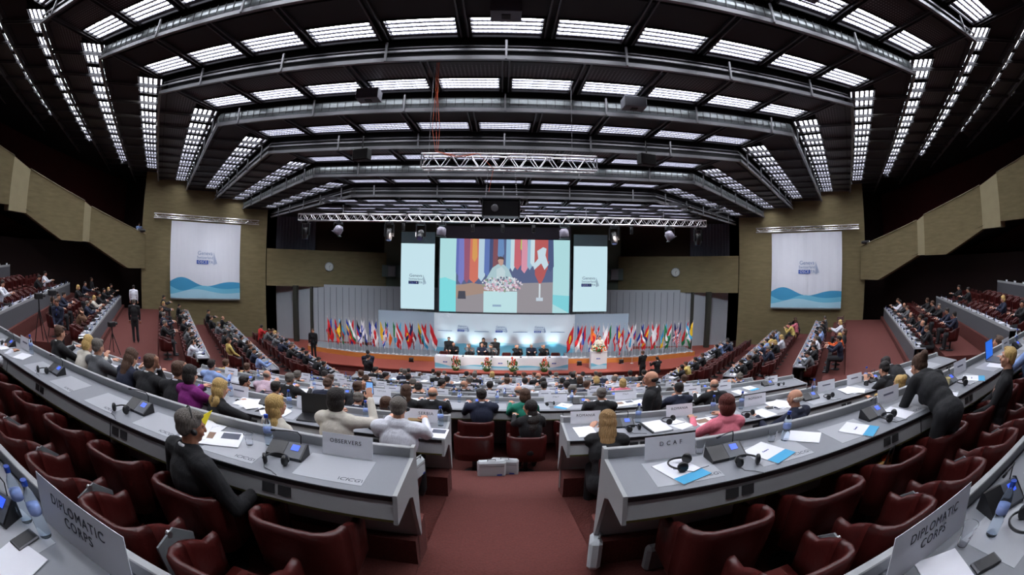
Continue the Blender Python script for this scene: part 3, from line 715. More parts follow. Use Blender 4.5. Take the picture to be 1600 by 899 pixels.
def mk_headset():
    root = thing('headset', 'x', 'headset')
    g = G(); p = [(.075 * math.cos(a), .085 * math.sin(a), .022) for a in [math.pi * i / 14 for i in range(15)]]; g.tube(p, .0055, 6); g.build('headband', PLASTIC, root)
    for s in (-1, 1):
        M = Matrix.Translation((s * .058, -.008, .028)) @ Matrix.Rotation(R(90), 4, 'Y') @ Matrix.Rotation(s * .3, 4, 'X')
        g = G(M); g.lathe([(.024, -.012), (.03, -.008), (.031, .004), (.02, .012)], n=14); g.build('ear_cup', PLASTIC, root, True)
    g = G(); g.tube([(-.06, -.03, .008), (-.05, -.07, .003), (.0, -.10, .003), (.04, -.14, .003)], .002, 5); g.build('cord', PLASTIC, root)
    return root
def mk_bottle():
    root = thing('water_bottle', 'x', 'bottle')
    g = G(); g.lathe([(.026, 0), (.028, .01), (.028, .05), (.024, .062), (.028, .075), (.027, .12), (.022, .145), (.011, .165), (.011, .178)], n=16); g.build('bottle_body', BOTTLE, root, True)
    g = G(); g.lathe([(.0285, .082), (.0287, .108)], n=16); g.build('bottle_label', mat('bottle_label', srgb(140, 158, 210), .5), root, True)
    g = G(); g.lathe([(.0135, .174), (.0135, .192)], n=12); g.build('cap', CAP, root)
    return root
def mk_cup():
    g = G(); g.lathe([(.022, 0), (.031, .075), (.033, .076), (.0325, .074), (.021, .003)], n=16); o = g.build('plastic_cup', GLASS, None, True); tag(o, 'x', 'cup'); return o
def mk_paper(kind):
    if kind == 'sheet':
        g = G(); g.box(-.09, .09, -.125, .125, 0, .002); o = g.build('paper_sheet', PAPER)
    elif kind == 'stack':
        g = G()
        for i, (dx, dy, a) in enumerate(((0, 0, 0), (.05, .02, .3), (-.06, .03, -.25), (.02, -.05, .6))):
            g.M = Matrix.Translation((dx, dy, .002 * i)) @ Matrix.Rotation(a, 4, 'Z'); g.box(-.09, .09, -.125, .125, 0, .0018)
        o = g.build('paper_sheets', PAPER)
    elif kind == 'folder':
        g = G(); g.box(-.10, .10, -.135, .135, 0, .004, 0); g.box(-.10, .10, -.135, -.055, .004, .005, 1); o = g.build('brochure', [PAPER, BLUEP])
        lettering('Geneva', .02, NAVYP, o, Matrix.Translation((.0, .03, .0052)))
    elif kind == 'open':
        g = G(); g.box(-.17, .0, -.11, .11, 0, .006, 0); g.box(0, .17, -.11, .11, 0, .006, 0); g.box(-.15, -.02, -.02, .08, .006, .0068, 1); g.box(.03, .15, .0, .09, .006, .0068, 2); o = g.build('open_magazine', [PAPER, mat('print_brown', srgb(140, 110, 90), .6), mat('print_grey', srgb(80, 84, 100), .6)])
    o.name = o.name; tag(o, 'x', 'papers'); return o
PROTO = {}; _first = {}
def item(kind, M, label, group=None):
    if kind not in PROTO:
        PROTO[kind] = mk_mic() if kind == 'mic' else mk_headset() if kind == 'headset' else mk_bottle() if kind == 'bottle' else mk_cup() if kind == 'cup' else mk_paper(kind)
        o = PROTO[kind]; o.matrix_basis = M; o['label'] = label
        if group: o['group'] = group
        return o
    o = copyof(PROTO[kind], M, label, group); return o
WORD = {'mic': 'black microphone unit', 'headset': 'black headset', 'bottle': 'blue-capped water bottle', 'cup': 'clear plastic cup', 'sheet': 'white paper sheet',
        'stack': 'fanned white papers', 'folder': 'white and blue brochure', 'open': 'open printed magazine'}
GRP = {'mic': 'desk microphone units', 'headset': 'interpretation headsets', 'bottle': 'water bottles on the desks', 'cup': 'plastic cups on the desks', 'sheet': 'paper sheets on the desks', 'stack': 'fanned papers on the desks', 'folder': 'brochures on the desks', 'open': 'open magazines'}
def put(kind, n, a, t, rz=0, lab=None, dz=.0006):
    onpad = .0022 if n[:2] in ('R0', 'R1', 'R2', 'R3') and kind not in ('mic',) else 0
    return item(kind, RM(n, a, t, zt(n) + dz + onpad, rz), lab or uniq('%s %s' % (WORD[kind], loc_words(n, a))), GRP[kind])

# ---- the two nearest desks
card('R0L', -1.14, 'DIPLOMATIC\nCORPS', .047, w=.50, h=.17, t=-.06, lab='large white card reading DIPLOMATIC CORPS on the nearest left desk')
card('R0R', 1.20, 'DIPLOMATIC\nCORPS', .044, w=.46, h=.16, t=-.06, lab='large white card reading DIPLOMATIC CORPS on the nearest right desk')
def phone(n, a, t, rz, lab):
    g = G(); g.rbox(-.032, .032, -.06, .06, .001, .011, .003); o = g.build('mobile_phone', mat('phone_edge', (.10, .10, .11), .3, .7), None, M=RM(n, a, t, zt(n), rz)); tag(o, lab, 'phone')
    g = G(); g.box(-.028, .028, -.05, .05, .011, .0118); g.build('screen', PLASTIC, o); return o
phone('R0L', -1.335, -.21, .1, 'black mobile phone lying beside the left DIPLOMATIC CORPS card')
phone('R0R', 1.30, -.28, 1.2, 'black mobile phone lying behind the right DIPLOMATIC CORPS card')
put('bottle', 'R0L', -1.43, -.13, 0, 'water bottle with blue cap at the far left, behind the phone')
put('bottle', 'R0L', -1.31, -.115, 0, 'water bottle standing beside the left DIPLOMATIC CORPS card')
put('mic', 'R0L', -1.56, -.22, .25, 'black microphone unit with lit screen at the left edge of the picture')
put('sheet', 'R0L', -1.26, -.335, .2, 'printed letter sheet on the nearest left desk, in front of the phone')
put('bottle', 'R0R', 1.46, -.20, 0, 'water bottle beside the right DIPLOMATIC CORPS card')
put('cup', 'R0R', 1.33, -.13, 0, 'clear plastic cup behind the right DIPLOMATIC CORPS card')
put('mic', 'R0R', 1.66, -.13, -.3, 'black microphone unit at the right edge of the picture')
put('headset', 'R0R', 1.58, -.31, .8, 'black headset at the right edge beside the bottle')
put('sheet', 'R0R', 1.16, -.20, -.4, 'white leaflet with blue bar behind the right DIPLOMATIC CORPS card')
# ---- the OBSERVERS desk
card('R1L', -.835, 'OBSERVERS', .033, w=.30, h=.13, t=-.09, dxt=-.01, lab='white card reading OBSERVERS at the aisle end of the left desk')
put('mic', 'R1L', -1.16, -.20, -.05); put('headset', 'R1L', -1.17, -.33, .2); put('cup', 'R1L', -1.43, -.18); put('bottle', 'R1L', -1.32, -.12)
put('open', 'R1L', -1.66, -.22, .35); put('stack', 'R1L', -1.84, -.16, -.2)
g = G(); g.add([(0, 0, 0), (.12, .02, 0), (.15, .10, .10), (.0, .03, .012)], [(0, 1, 2, 3), (3, 2, 1, 0)]); g.add([(0, 0, .002), (.12, .02, .002), (.0, .03, .014)], [(0, 1, 2)])
tag(g.build('yellow_folder', mat('yellow_card', srgb(235, 215, 40), .6), None, M=RM('R1L', -1.95, -.14, zt('R1L') + .008, 0)), 'bright yellow folded card behind the grey-haired man', 'folder')
for j in (1, 2, 3, 4, 5): put('mic', 'R1L', -1.12 - 1.31 * j, -.19, -.05); put('headset', 'R1L', -1.2 - 1.31 * j, -.32, .25 * j)
card('R1L', -4.79, None, t=-.07); card('R1L', -7.6, None, t=-.07); put('sheet', 'R1L', -4.5, -.25, .5, 'pink leaflet-like paper near the far left name card'); put('bottle', 'R1L', -4.53, -.09); put('sheet', 'R1L', -5.0, -.28, .1)
# ---- the DCAF desk
card('R1R', .945, 'D C A F', .036, w=.31, h=.135, t=-.075, lab='white card reading DCAF at the aisle end of the right desk')
put('folder', 'R1R', .94, -.26, .35); put('headset', 'R1R', .96, -.23, 1.0, None, .007); put('mic', 'R1R', 1.25, -.18, .06); put('headset', 'R1R', 1.32, -.33, -.1)
put('folder', 'R1R', 1.52, -.25, .4); put('cup', 'R1R', 1.13, -.07); put('cup', 'R1R', 1.63, -.10); put('bottle', 'R1R', 1.72, -.13); put('sheet', 'R1R', 1.86, -.15, .8, 'small white and navy leaflet beside the bottle on the right DCAF desk')
put('folder', 'R1R', 2.28, -.30, .5); put('mic', 'R1R', 2.56, -.18, .06); put('headset', 'R1R', 2.62, -.32, .4); put('sheet', 'R1R', 2.78, -.27, .2)
put('mic', 'R1R', 3.82, -.16, .06); put('headset', 'R1R', 3.9, -.31, .6); put('sheet', 'R1R', 3.48, -.33, .4); card('R1R', 4.25, None, t=-.06, lean=.27); put('folder', 'R1R', 4.15, -.31, .5); card('R1R', 2.92, None, t=-.04)
g = G(); g.lathe([(.025, 0), (.035, .09), (.036, .092), (.034, .09), (.024, .004)], n=14); tag(g.build('coffee_cup', mat('cream_paper_cup', srgb(215, 200, 150), .6), None, True, M=RM('R1R', 3.66, -.22, zt('R1R'))), 'cream paper coffee cup on the right DCAF desk', 'cup')
def laptop(n, a, t, rz, lab, scr=None, lid=105, m=None):
    o = thing('laptop', lab, 'laptop', RM(n, a, t, zt(n) + .001, rz), None)
    g = G(); g.rbox(-.15, .15, -.11, .11, 0, .014, .004); g.build('keyboard_base', m or GPLAST, o)
    M = Matrix.Translation((0, .11, .012)) @ Matrix.Rotation(-R(lid - 90), 4, 'X')
    g = G(M); g.box(-.15, .15, -.004, .004, 0, .20); l = g.build('lid', m or GPLAST, o)
    g = G(M); g.box(-.14, .14, -.006, -.004, .012, .19); g.build('screen', scr or PLASTIC, l); return o
laptop('R1R', 5.05, -.2, .1, 'open laptop with blue screen on the right DCAF desk', mat('laptop_blue', srgb(40, 110, 230), .4, emit=.8))
card('R1R', 5.75, None, t=-.06); put('sheet', 'R1R', 4.8, -.32, .2); put('bottle', 'R1R', 6.1, -.1); put('mic', 'R1R', 5.9, -.2, 0)
# ---- SERBIA desk
card('R2L', -.745, 'SERBIA', .042, w=.36, h=.13, t=-.06, dxt=.05, lab='white card reading SERBIA nearer the aisle'); card('R2L', -1.86, 'SERBIA', .042, w=.36, h=.13, t=-.06, dxt=.03, lab='white card reading SERBIA behind the black laptop')
put('sheet', 'R2L', -.74, -.22, .2); put('open', 'R2L', -.63, -.33, -.05); put('mic', 'R2L', -1.08, -.18, 0); put('headset', 'R2L', -1.13, -.31, 1.2); put('bottle', 'R2L', -.545, -.12); put('bottle', 'R2L', -1.26, -.12)
g = G(); g.rbox(-.09, .09, -.05, .05, 0, .05, .012); g.M = Matrix(); o = tag(g.build('clutch_purse', mat('dark_brown_purse', srgb(52, 40, 34), .4), None, M=RM('R2L', -.76, -.14, zt('R2L'))), 'small dark purse with brass rim beside the SERBIA card', 'purse')
g = G(); g.box(-.088, .088, -.03, .03, .05, .056); g.build('brass_frame', mat('brass', srgb(170, 140, 90), .35, .8), o)
laptop('R2L', -1.75, -.28, .15, 'black glossy laptop open in front of the SERBIA card', None, 100, PLASTIC)
put('stack', 'R2L', -2.55, -.20, .3); put('stack', 'R2L', -2.2, -.27, .9); put('bottle', 'R2L', -2.86, -.1); put('bottle', 'R2L', -2.1, -.1); put('mic', 'R2L', -2.33, -.12, 0); card('R2L', -2.78, None, t=-.06, w=.26)
card('R2L', -3.70, 'POLAND', .034, t=-.05); put('stack', 'R2L', -3.75, -.22); put('sheet', 'R2L', -3.95, -.3, .3); put('mic', 'R2L', -3.35, -.15, 0); put('headset', 'R2L', -4.3, -.25, .3); card('R2L', -4.75, None, t=-.05); put('bottle', 'R2L', -4.42, -.1); put('sheet', 'R2L', -4.95, -.28, .1); card('R2L', -5.6, None, t=-.05, w=.26)
# ---- ROMANIA desk
card('R2R', .80, 'ROMANIA', .036, w=.29, h=.125, t=-.05, lab='white card reading ROMANIA nearest the aisle, before the long-haired woman'); card('R2R', 1.76, 'ROMANIA', .036, w=.29, h=.125, t=-.05, lab='white card reading ROMANIA left of the woman in pink')
card('R2R', 2.68, 'ROMANIA', .036, w=.29, h=.125, t=-.05, lab='white card reading ROMANIA right of the woman in pink'); card('R2R', 3.78, None, t=-.05); card('R2R', 4.32, None, t=-.05); card('R2R', 5.05, None, t=-.05)
put('sheet', 'R2R', .76, -.26, .1); put('mic', 'R2R', 1.12, -.17, 0); put('headset', 'R2R', 1.20, -.31, .4); put('bottle', 'R2R', 1.30, -.10); put('headset', 'R2R', 1.60, -.2, .9, None, .004); put('sheet', 'R2R', 1.66, -.27, .5)
g = G(); g.rbox(-.11, .11, -.14, .14, 0, .014, .003); o = tag(g.build('notebook', PAPER, None, M=RM('R2R', 1.43, -.28, zt('R2R') + .002, .15)), 'white ring notebook with a phone on it on the ROMANIA desk', 'notebook')
g = G(); g.box(-.112, -.095, -.14, .14, .003, .017); g.build('binding', PLASTIC, o)
put('open', 'R2R', 2.0, -.30, .1); put('bottle', 'R2R', 2.12, -.08); put('bottle', 'R2R', 2.47, -.08); put('headset', 'R2R', 2.43, -.33, .5); put('sheet', 'R2R', 2.62, -.33, .2); phone('R2R', 2.78, -.22, 1.4, 'dark phone lying on the ROMANIA desk right of the woman in pink')
put('stack', 'R2R', 2.95, -.18, .2); put('mic', 'R2R', 3.38, -.19, 0); put('headset', 'R2R', 3.6, -.32, .4); put('stack', 'R2R', 4.05, -.27, .1); put('bottle', 'R2R', 3.5, -.09); put('mic', 'R2R', 4.62, -.14, 0); put('sheet', 'R2R', 4.75, -.3, .3); put('bottle', 'R2R', 4.5, -.08); put('folder', 'R2R', 5.6, -.28, .2)
# ---- central ITALY desk and the rows beyond, and the side desks
card('R3', .84, 'ITALY', .032, w=.36, t=-.05, lab='white card reading ITALY right of the green jacket'); card('R3', 1.95, 'ITALY', .032, w=.36, t=-.05, lab='white card reading ITALY left of the bald standing man')
card('R3', -1.85, 'PORTUGAL', .026, t=-.05); card('R3', -2.15, None, t=-.09, w=.3); card('R3', 3.12, None, t=-.05); card('R3', 3.72, None, t=-.05); card('R3', -2.95, None, t=-.05); card('R3', -3.85, None, t=-.05); card('R3', -4.75, None, t=-.05); card('R3', 4.75, None, t=-.05)
put('sheet', 'R3', -1.30, -.15, .1); put('open', 'R3', -.25, -.25, -.1); put('mic', 'R3', 1.20, -.14, 0); put('bottle', 'R3', -.62, -.1); put('open', 'R3', 1.88, -.27, .2); put('sheet', 'R3', 2.14, -.26, .4); put('folder', 'R3', .93, -.27, -.6)
put('headset', 'R3', .74, -.2, .4); put('stack', 'R3', 1.55, -.2); put('bottle', 'R3', 1.08, -.08); put('bottle', 'R3', -.05, -.08); put('mic', 'R3', -.4, -.14); put('stack', 'R3', 3.1, -.28); put('mic', 'R3', 3.45, -.15); put('folder', 'R3', 4.2, -.2, .2); put('sheet', 'R3', 3.9, -.3, .2); put('mic', 'R3', 4.6, -.15); put('headset', 'R3', 4.8, -.3)
M = RM('R3', 2.9, -.24, zt('R3') + .03, .25) @ Matrix.Rotation(R(55), 4, 'X')
g = G(M); g.rbox(-.10, .10, -.075, .075, -.004, .004, .003); o = tag(g.build('tablet', mat('white_tablet', (.8, .8, .82), .3)), 'white tablet with black screen propped on the central ITALY desk', 'tablet')
g = G(M); g.box(-.085, .085, -.06, .06, .004, .005); g.build('screen', PLASTIC, o)
for a in (-4.3, -3.4, -2.45): put('mic', 'R3', a, -.15, 0); put('sheet', 'R3', a + .3, -.25, .3)
for a in (-4.1, -3.0, -2.3, -1.1): put('bottle', 'R3', a, -.09)
rnd = random.Random(5)
for n in ['R%d' % i for i in range(4, 11)] + [a + b for a in ('T1', 'T2', 'S1', 'S2', 'S3') for b in 'LR'] + ['T3L', 'T3R']:
    a0, a1 = ROWS[n]['a']; far = n[0] == 'R' and int(n[1:]) > 6
    step = .95 if n[0] == 'R' else 1.05 if n[0] == 'S' else 1.15
    a = a0 + .35
    while a < a1 - .2:
        j = rnd.random()
        card(n, a, None, w=.24 + .08 * rnd.random(), h=.12, t=-.05, lean=.08)
        if n[:2] != 'T3':
            put('mic', n, a + .33, -.17, 0)
            put(rnd.choice(['sheet', 'stack', 'folder', 'sheet', 'open']), n, a + .08 * rnd.random(), -.28, rnd.uniform(-.5, .5), None)
            if not far or n[0] != 'R':
                put('bottle', n, a + .2 + .06 * rnd.random(), -.09)
                if rnd.random() < .5: put('sheet', n, a + .55, -.27, rnd.uniform(-.6, .6))
        a += step + .12 * rnd.random()
# ---- bags and other things on the floor and chairs
def bag(M, lab, w=.34, h=.22, d=.10, m=None):
    m = m or mat('pale_grey_canvas', srgb(172, 176, 180), .8)
    o = thing('conference_bag', lab, 'bag', M, 'pale conference bags')
    g = G(); g.rbox(-w / 2, w / 2, -d / 2, d / 2, 0, h, .022); me = g.mesh('bag_body'); me.materials.append(m); ob('bag_body', me, o)
    g = G(); g.tube([(-.05, -.01, h - .01), (-.045, -.02, h + .025), (.045, -.02, h + .025), (.05, -.01, h - .01)], .007, 6); g.build('handle', mat('grey_strap', srgb(120, 122, 124), .7), o)
    g = G(); g.box(w * .18, w * .36, -d / 2 - .002, -d / 2 + .003, h * .12, h * .2); g.build('printed_logo', NAVYP, o)
    g = G(); g.box(-w / 2 + .02, w / 2 - .02, -d / 2 - .002, -d / 2 + .004, h * .72, h * .745); g.build('zip', mat('grey_strap', (0, 0, 0)), o)
    return o
bag(RT(-.10, 4.95, -2.635, .12), 'pale grey conference bag standing in the aisle, front one'); bag(RT(.06, 5.09, -2.675, -.1), 'pale grey conference bag standing behind the other in the aisle')
bag(Matrix.Translation((.565, 2.18, -1.86)) @ Matrix.Rotation(1.35, 4, 'Z') @ Matrix.Rotation(.3, 4, 'Y'), 'white bag leaning against the end of the right DCAF desk', .24, .2, .08, mat('white_bag', srgb(190, 196, 200), .7))
bag(RM('R1R', .98, -.16, -1.88, .1), 'grey bag on the floor under the right DCAF desk', .26, .2, .08, mat('grey_bag', srgb(120, 120, 124), .8))
bag(RT(-.62, 3.02, -1.66, 1.3), 'white bag hanging at the armchair of the white-shirted man', .2, .16, .07, mat('white_bag', (0, 0, 0)))
o = thing('handbag', 'tan leather handbag with orange scarf on an armchair behind the right DCAF desk', 'handbag', RM('R1R', 2.46, -.47, -1.52, .3))
g = G(); g.prism([(-.05, 0), (.05, 0), (.03, .20), (-.03, .20)], -.12, .12); g.build('bag_body', mat('tan_leather', srgb(178, 140, 84), .5), o)
g = G(); g.tube([(-.06, -.04, .17), (-.05, -.05, .30), (.05, -.05, .30), (.06, -.04, .17)], .007, 6); g.build('handle', PLASTIC, o)
g = G(); g.ell((.02, 0, .21), (.05, .03, .025)); g.build('scarf', mat('orange_scarf', srgb(220, 90, 30), .8), o, True)
for e, l, p in (('L', 16.4, 2.2), ('L', 15.2, 4.4), ('L', 14.0, 4.6)):   # camera tripods on the left gangway
    x, y = lg(e, p, l); z = -3.67 if p < 3 else -2.9
    o = thing('camera_tripod', 'black camera tripod on the left gangway' if p < 3 else 'black television camera tripod beside the upper left desk' if l > 15 else 'black tripod at the left edge beside the television camera', 'tripod', RT(x, y, z))
    hgt = .95 if p < 3 else 1.25
    for i in range(3): a = i * 2.1 + .4; g = G(); g.tube([(0, 0, hgt * .8), (.3 * math.cos(a), .3 * math.sin(a), 0)], .018, 6); g.build('leg', PLASTIC, o)
    g = G(); g.tube([(0, 0, hgt * .55), (0, 0, hgt)], .025, 8); g.build('column', PLASTIC, o)
    g = G(); g.rbox(-.08, .08, -.17, .17, hgt, hgt + .17, .02); g.tube([(0, .17, hgt + .09), (0, .28, hgt + .09)], .05, 10); g.build('video_camera', PLASTIC, o)

# ================================================================ people
PS = .86
def ik(a, b, l1, l2, pole):
    a = Vector(a); b = Vector(b); d = b - a; L = min(max(d.length, .05), l1 + l2 - .004); d.normalize(); b = a + d * L
    x = (l1 * l1 - l2 * l2 + L * L) / (2 * L); h = math.sqrt(max(l1 * l1 - x * x, 0)); p = Vector(pole); p = (p - d * p.dot(d)).normalized()
    return a + d * x + p * h, b
def hand(g, w, d, side, pn, fine):        # wrist, direction, side sign, palm normal
    w = Vector(w); d = Vector(d).normalized(); n = Vector(pn); n = (n - d * n.dot(d)).normalized(); s = d.cross(n) * side
    M = Matrix((s, d, n)).transposed()
    g.ell(tuple(w + d * .045), (.040, .052, .017), 10, 6, Mx=M)
    r = .0095 if fine else .012
    for i, (o, L) in enumerate(((-.028, .062), (-.010, .072), (.010, .068), (.028, .052))):
        b = w + d * .085 + s * o; m = b + d * L * .55 - n * .012; e = m + d * L * .35 - n * .026
        g.cap(tuple(b), r, tuple(m), r * .92); g.cap(tuple(m), r * .92, tuple(e), r * .8)
    b = w + d * .03 - s * .035 ; m = b - s * .028 + d * .03 - n * .008; e = m + d * .03 - n * .01
    g.cap(tuple(b), r * 1.25, tuple(m), r * 1.1); g.cap(tuple(m), r * 1.1, tuple(e), r)
_pose = {}
def pose(key, sit=True, lean=12, hl=(-.20, .44, .91), hr=(.18, .46, .91), yaw=0, pitch=8, fine=False, female=False, twist=0):
    k = (key, fine)
    if k in _pose: return _pose[k]
    hz = .51 if sit else .93; P0 = Vector((0, -.09 if sit else 0, hz)); a = R(lean); d = Vector((0, math.sin(a), math.cos(a)))
    Tw = Matrix.Rotation(R(twist), 3, 'Z'); d = Tw @ d
    f = Tw @ Vector((0, math.cos(a), -math.sin(a))); X = Tw @ Vector((1, 0, 0))
    sw = .172 if female else .212; k_ = .92 if female else 1
    T = Matrix((X, f, d)).transposed()
    nb = P0 + d * .55; dn = (d + Vector((0, 0, .6))).normalized(); hc = nb + dn * .128 + f * .035
    H = Matrix.Rotation(R(twist + yaw), 3, 'Z') @ Matrix.Rotation(-R(pitch + lean * .35), 3, 'X')
    body = G(); top = G(); tr = G(); shoes = [G(), G()]
    # head
    E = lambda c, r: body.ell(tuple(hc + H @ Vector(c)), r, 16, 12, Mx=H)
    E((0, -.012, .022), (.077, .094, .078)); E((0, .018, -.028), (.061, .072, .068)); E((0, .045, -.070), (.034, .036, .026))
    body.cap(tuple(hc + H @ Vector((0, .086, .018))), .009, tuple(hc + H @ Vector((0, .103, -.018))), .0135)
    for s in (-1, 1):
        E((s * .077, -.008, -.01), (.010, .018, .031)); E((s * .03, .076, .028), (.024, .012, .008)); E((s * .04, .055, -.02), (.024, .026, .024))
    E((0, .084, -.045), (.023, .010, .007))
    body.cap(tuple(nb - d * .06), .062, tuple(hc + Vector((0, -.01, -.03))), .055)
    # torso
    for g, q in ((body, 0), (top, .018)):
        g.ell(tuple(P0 + d * .02), (.165 + q, .115 + q, .13 + q), 14, 8, Mx=T); g.ell(tuple(P0 + d * .17), ((.15 if not female else .13) + q, .105 + q, .16 + q), 14, 8, Mx=T)
        g.ell(tuple(P0 + d * .34), (.182 * k_ + q, .120 + q, .17 + q), 14, 8, Mx=T)
        g.cap(tuple(P0 + d * .475 - X * sw * .85), .066 + q, tuple(P0 + d * .475 + X * sw * .85), .066 + q)
        g.ell(tuple(P0 + d * .515), (.125 + q, .075 + q, .058 + q), 12, 6, Mx=T)
        if female: 
            for s in (-1, 1): g.ell(tuple(P0 + d * .34 + X * s * .075 + f * .09), (.06 + q * .5, .055, .06), 10, 6, Mx=T)
    # arms
    out = {}
    for s, h in ((-1, hl), (1, hr)):
        sh = P0 + d * .475 + X * s * sw; el, wr = ik(sh, Vector(h), .285, .255, X * s * .42 + Vector((0, -.35, -.9)))
        fd = (wr - el).normalized(); body.cap(tuple(sh), .045, tuple(el), .038); body.cap(tuple(el), .037, tuple(wr), .026)
        top.cap(tuple(sh), .074 * k_, tuple(el), .057 * k_); top.cap(tuple(el), .056 * k_, tuple(wr - fd * .015), .040)
        up = Vector((0, 0, 1)) if abs(fd.z) < .8 else Vector((0, -1, 0)) * 1.0
        hd = fd if abs(fd.z) > .5 else Vector((fd.x, fd.y, fd.z * .3))
        hand(body, wr, hd, s, up, fine)
        out['cuff%d' % s] = (wr - fd * .012, fd)
        out['hand%d' % s] = wr + hd.normalized() * .09
    # legs
    for s in (-1, 1):
        hj = P0 + Vector((s * .09, 0, 0))
        if sit: kn = Vector((s * .12, P0.y + .45, .50)); an = Vector((s * .12, P0.y + .45, .09))
        else: kn = Vector((s * .095, .02, .50)); an = Vector((s * .10, -.01, .09))
        for g, q in ((body, 0), (tr, .016)):
            g.cap(tuple(hj), .085 + q, tuple(kn), .058 + q); g.cap(tuple(kn), .055 + q, tuple(an), .038 + q * 1.6)
        for g, q in ((body, 0), (shoes[s > 0], .008)): g.cap(tuple(an + Vector((0, -.02, -.045))), .035 + q, tuple(an + Vector((0, .15, -.055))), .03 + q * .5)
    tr.ell(tuple(P0), (.175, .125, .13), 14, 8); tr.ell(tuple(P0 + d * .08), (.158, .115, .1), 14, 8, Mx=T)
    v = .0085 if fine else .016
    def mk(g, nm, vox, it=4):
        me = bake(g.mesh(nm), [('REMESH', dict(mode='VOXEL', voxel_size=vox)), ('SMOOTH', dict(factor=.5, iterations=it))])
        me.transform(Matrix.Scale(PS, 4)); me.name = nm; me.materials.append(SKIN['a']); return me
    out.update(body=mk(body, 'person', v * .8, 2), top=mk(top, 'jacket', .012 if fine else .02), trousers=mk(tr, 'trousers', .02), shoeL=mk(shoes[0], 'shoe', .014, 2), shoeR=mk(shoes[1], 'shoe', .014, 2), H=H, hc=hc, T=T, P0=P0, d=d, f=f, X=X, nb=nb)
    for q in ('top', 'trousers', 'shoeL', 'shoeR'): out[q].materials.clear(); out[q].materials.append(BLACK)
    # collar and shirt front
    g = G(); rr = []
    for i in range(17):
        t = 2 * math.pi * i / 16; rr.append(tuple(nb - d * .012 + X * .064 * math.cos(t) + f * (.064 * math.sin(t) + .006) + d * (-.022 * math.sin(t) - .0)))
    g.tube(rr, .016, 7); g.add([tuple(nb + X * x + f * y + d * z) for x, y, z in ((-.05, .066, -.02), (.05, .066, -.02), (.0, .132, -.24), (0, .07, -.02))], [(0, 2, 3), (3, 2, 1), (3, 2, 0), (1, 2, 3)])
    me = g.mesh('shirt_collar', True); me.transform(Matrix.Scale(PS, 4)); me.materials.append(WHITE); out['collar'] = me
    g = G(); g.add([tuple(nb + X * x + f * y + d * z) for x, y, z in ((-.014, .086, -.03), (.014, .086, -.03), (.022, .142, -.22), (0, .145, -.25), (-.022, .142, -.22))], [(4, 3, 2, 1, 0), (0, 1, 2, 3, 4)])
    me = g.mesh('tie', False); me.transform(Matrix.Scale(PS, 4)); me.materials.append(NAVYP); out['tie'] = me
    for s in (-1, 1):
        c, fd = out['cuff%d' % s]; g = G(); g.tube([tuple(c - fd * .004), tuple(c + fd * .022)], .032, 12)
        me = g.mesh('shirt_cuff', True); me.transform(Matrix.Scale(PS, 4)); me.materials.append(WHITE); out['cuffm%d' % s] = me
    # eyes, brows and mouth
    for s in (-1, 1):
        g = G()
        g.ell(tuple(hc + H @ Vector((s * .030, .0745, .012))), (.0115, .005, .0055), 8, 6, 0, H); g.ell(tuple(hc + H @ Vector((s * .030, .0785, .012))), (.0048, .0025, .0048), 8, 6, 1, H)
        g.ell(tuple(hc + H @ Vector((s * .031, .0815, .034))), (.018, .004, .003), 8, 6, 1, H)
        me = g.mesh('eye', True); me.transform(Matrix.Scale(PS, 4)); me.materials.append(WHITE); me.materials.append(PLASTIC); out['eye%d' % s] = me
    g = G(); g.ell(tuple(hc + H @ Vector((0, .0905, -.045))), (.020, .005, .006), 10, 6, 0, H); me = g.mesh('lips', True); me.transform(Matrix.Scale(PS, 4)); me.materials.append(mat('lips', srgb(160, 84, 78), .5)); out['lips'] = me
    _pose[k] = out; return out
# hair, in head coordinates (face towards +y)
_hair = {}
def hair(style):
    if style in _hair: return _hair[style]
    g = G(); e = g.ell; N = dict(n=14, k=10)
    if style != 'x' and style != 'H': e((0, -.024, .040), (.088, .098, .076), **N); e((0, -.058, -.012), (.074, .052, .056), **N); e((0, -.034, .008), (.088, .072, .052), **N); e((.02, .03, .088), (.05, .05, .025), **N)
    if style == 'x': e((0, -.050, -.005), (.078, .062, .046), **N); e((0, -.035, -.002), (.081, .05, .03), **N)
    if style == 's2': e((0, .01, .095), (.06, .06, .035), **N)
    if style in ('B', 'L', 'BL', 'BL2'):
        e((0, -.045, -.03), (.098, .075, .10), **N); e((0, -.02, .04), (.093, .10, .092), **N)
    if style in ('L', 'BL'): e((0, -.065, -.13), (.095, .05, .13), **N); e((0, -.07, -.22), (.08, .04, .10), **N)
    if style == 'BL2':
        for i, (x, z, r_) in enumerate(((-.06, -.16, .05), (.05, -.15, .055), (0, -.22, .06), (-.03, -.30, .045), (.03, -.28, .045), (-.01, -.37, .032))): e((x, -.07 - .01 * (i % 2), z), (r_, .042, r_ * 1.3), **N)
    if style == 'bun': e((0, -.115, .075), (.048, .045, .045), **N); e((0, -.08, .05), (.07, .05, .06), **N)
    if style == 'H':
        e((0, -.03, .03), (.096, .105, .103), **N); e((0, -.035, -.09), (.09, .085, .09), **N); e((0, -.04, -.19), (.16, .12, .10), **N); e((0, -.05, -.30), (.19, .11, .13), **N)
    me = bake(g.mesh('hair'), [('REMESH', dict(mode='VOXEL', voxel_size=.008)), ('SMOOTH', dict(factor=.5, iterations=3))])
    me.transform(Matrix.Scale(PS, 4)); me.name = 'headscarf' if style == 'H' else 'hair'; me.materials.append(BLACK); _hair[style] = me; return me
HAIRC = dict(d=srgb(34, 27, 25), b=srgb(84, 58, 42), l=srgb(205, 170, 105), g=srgb(112, 105, 98), w=srgb(205, 200, 192), r=srgb(96, 34, 24), a=srgb(150, 116, 72))
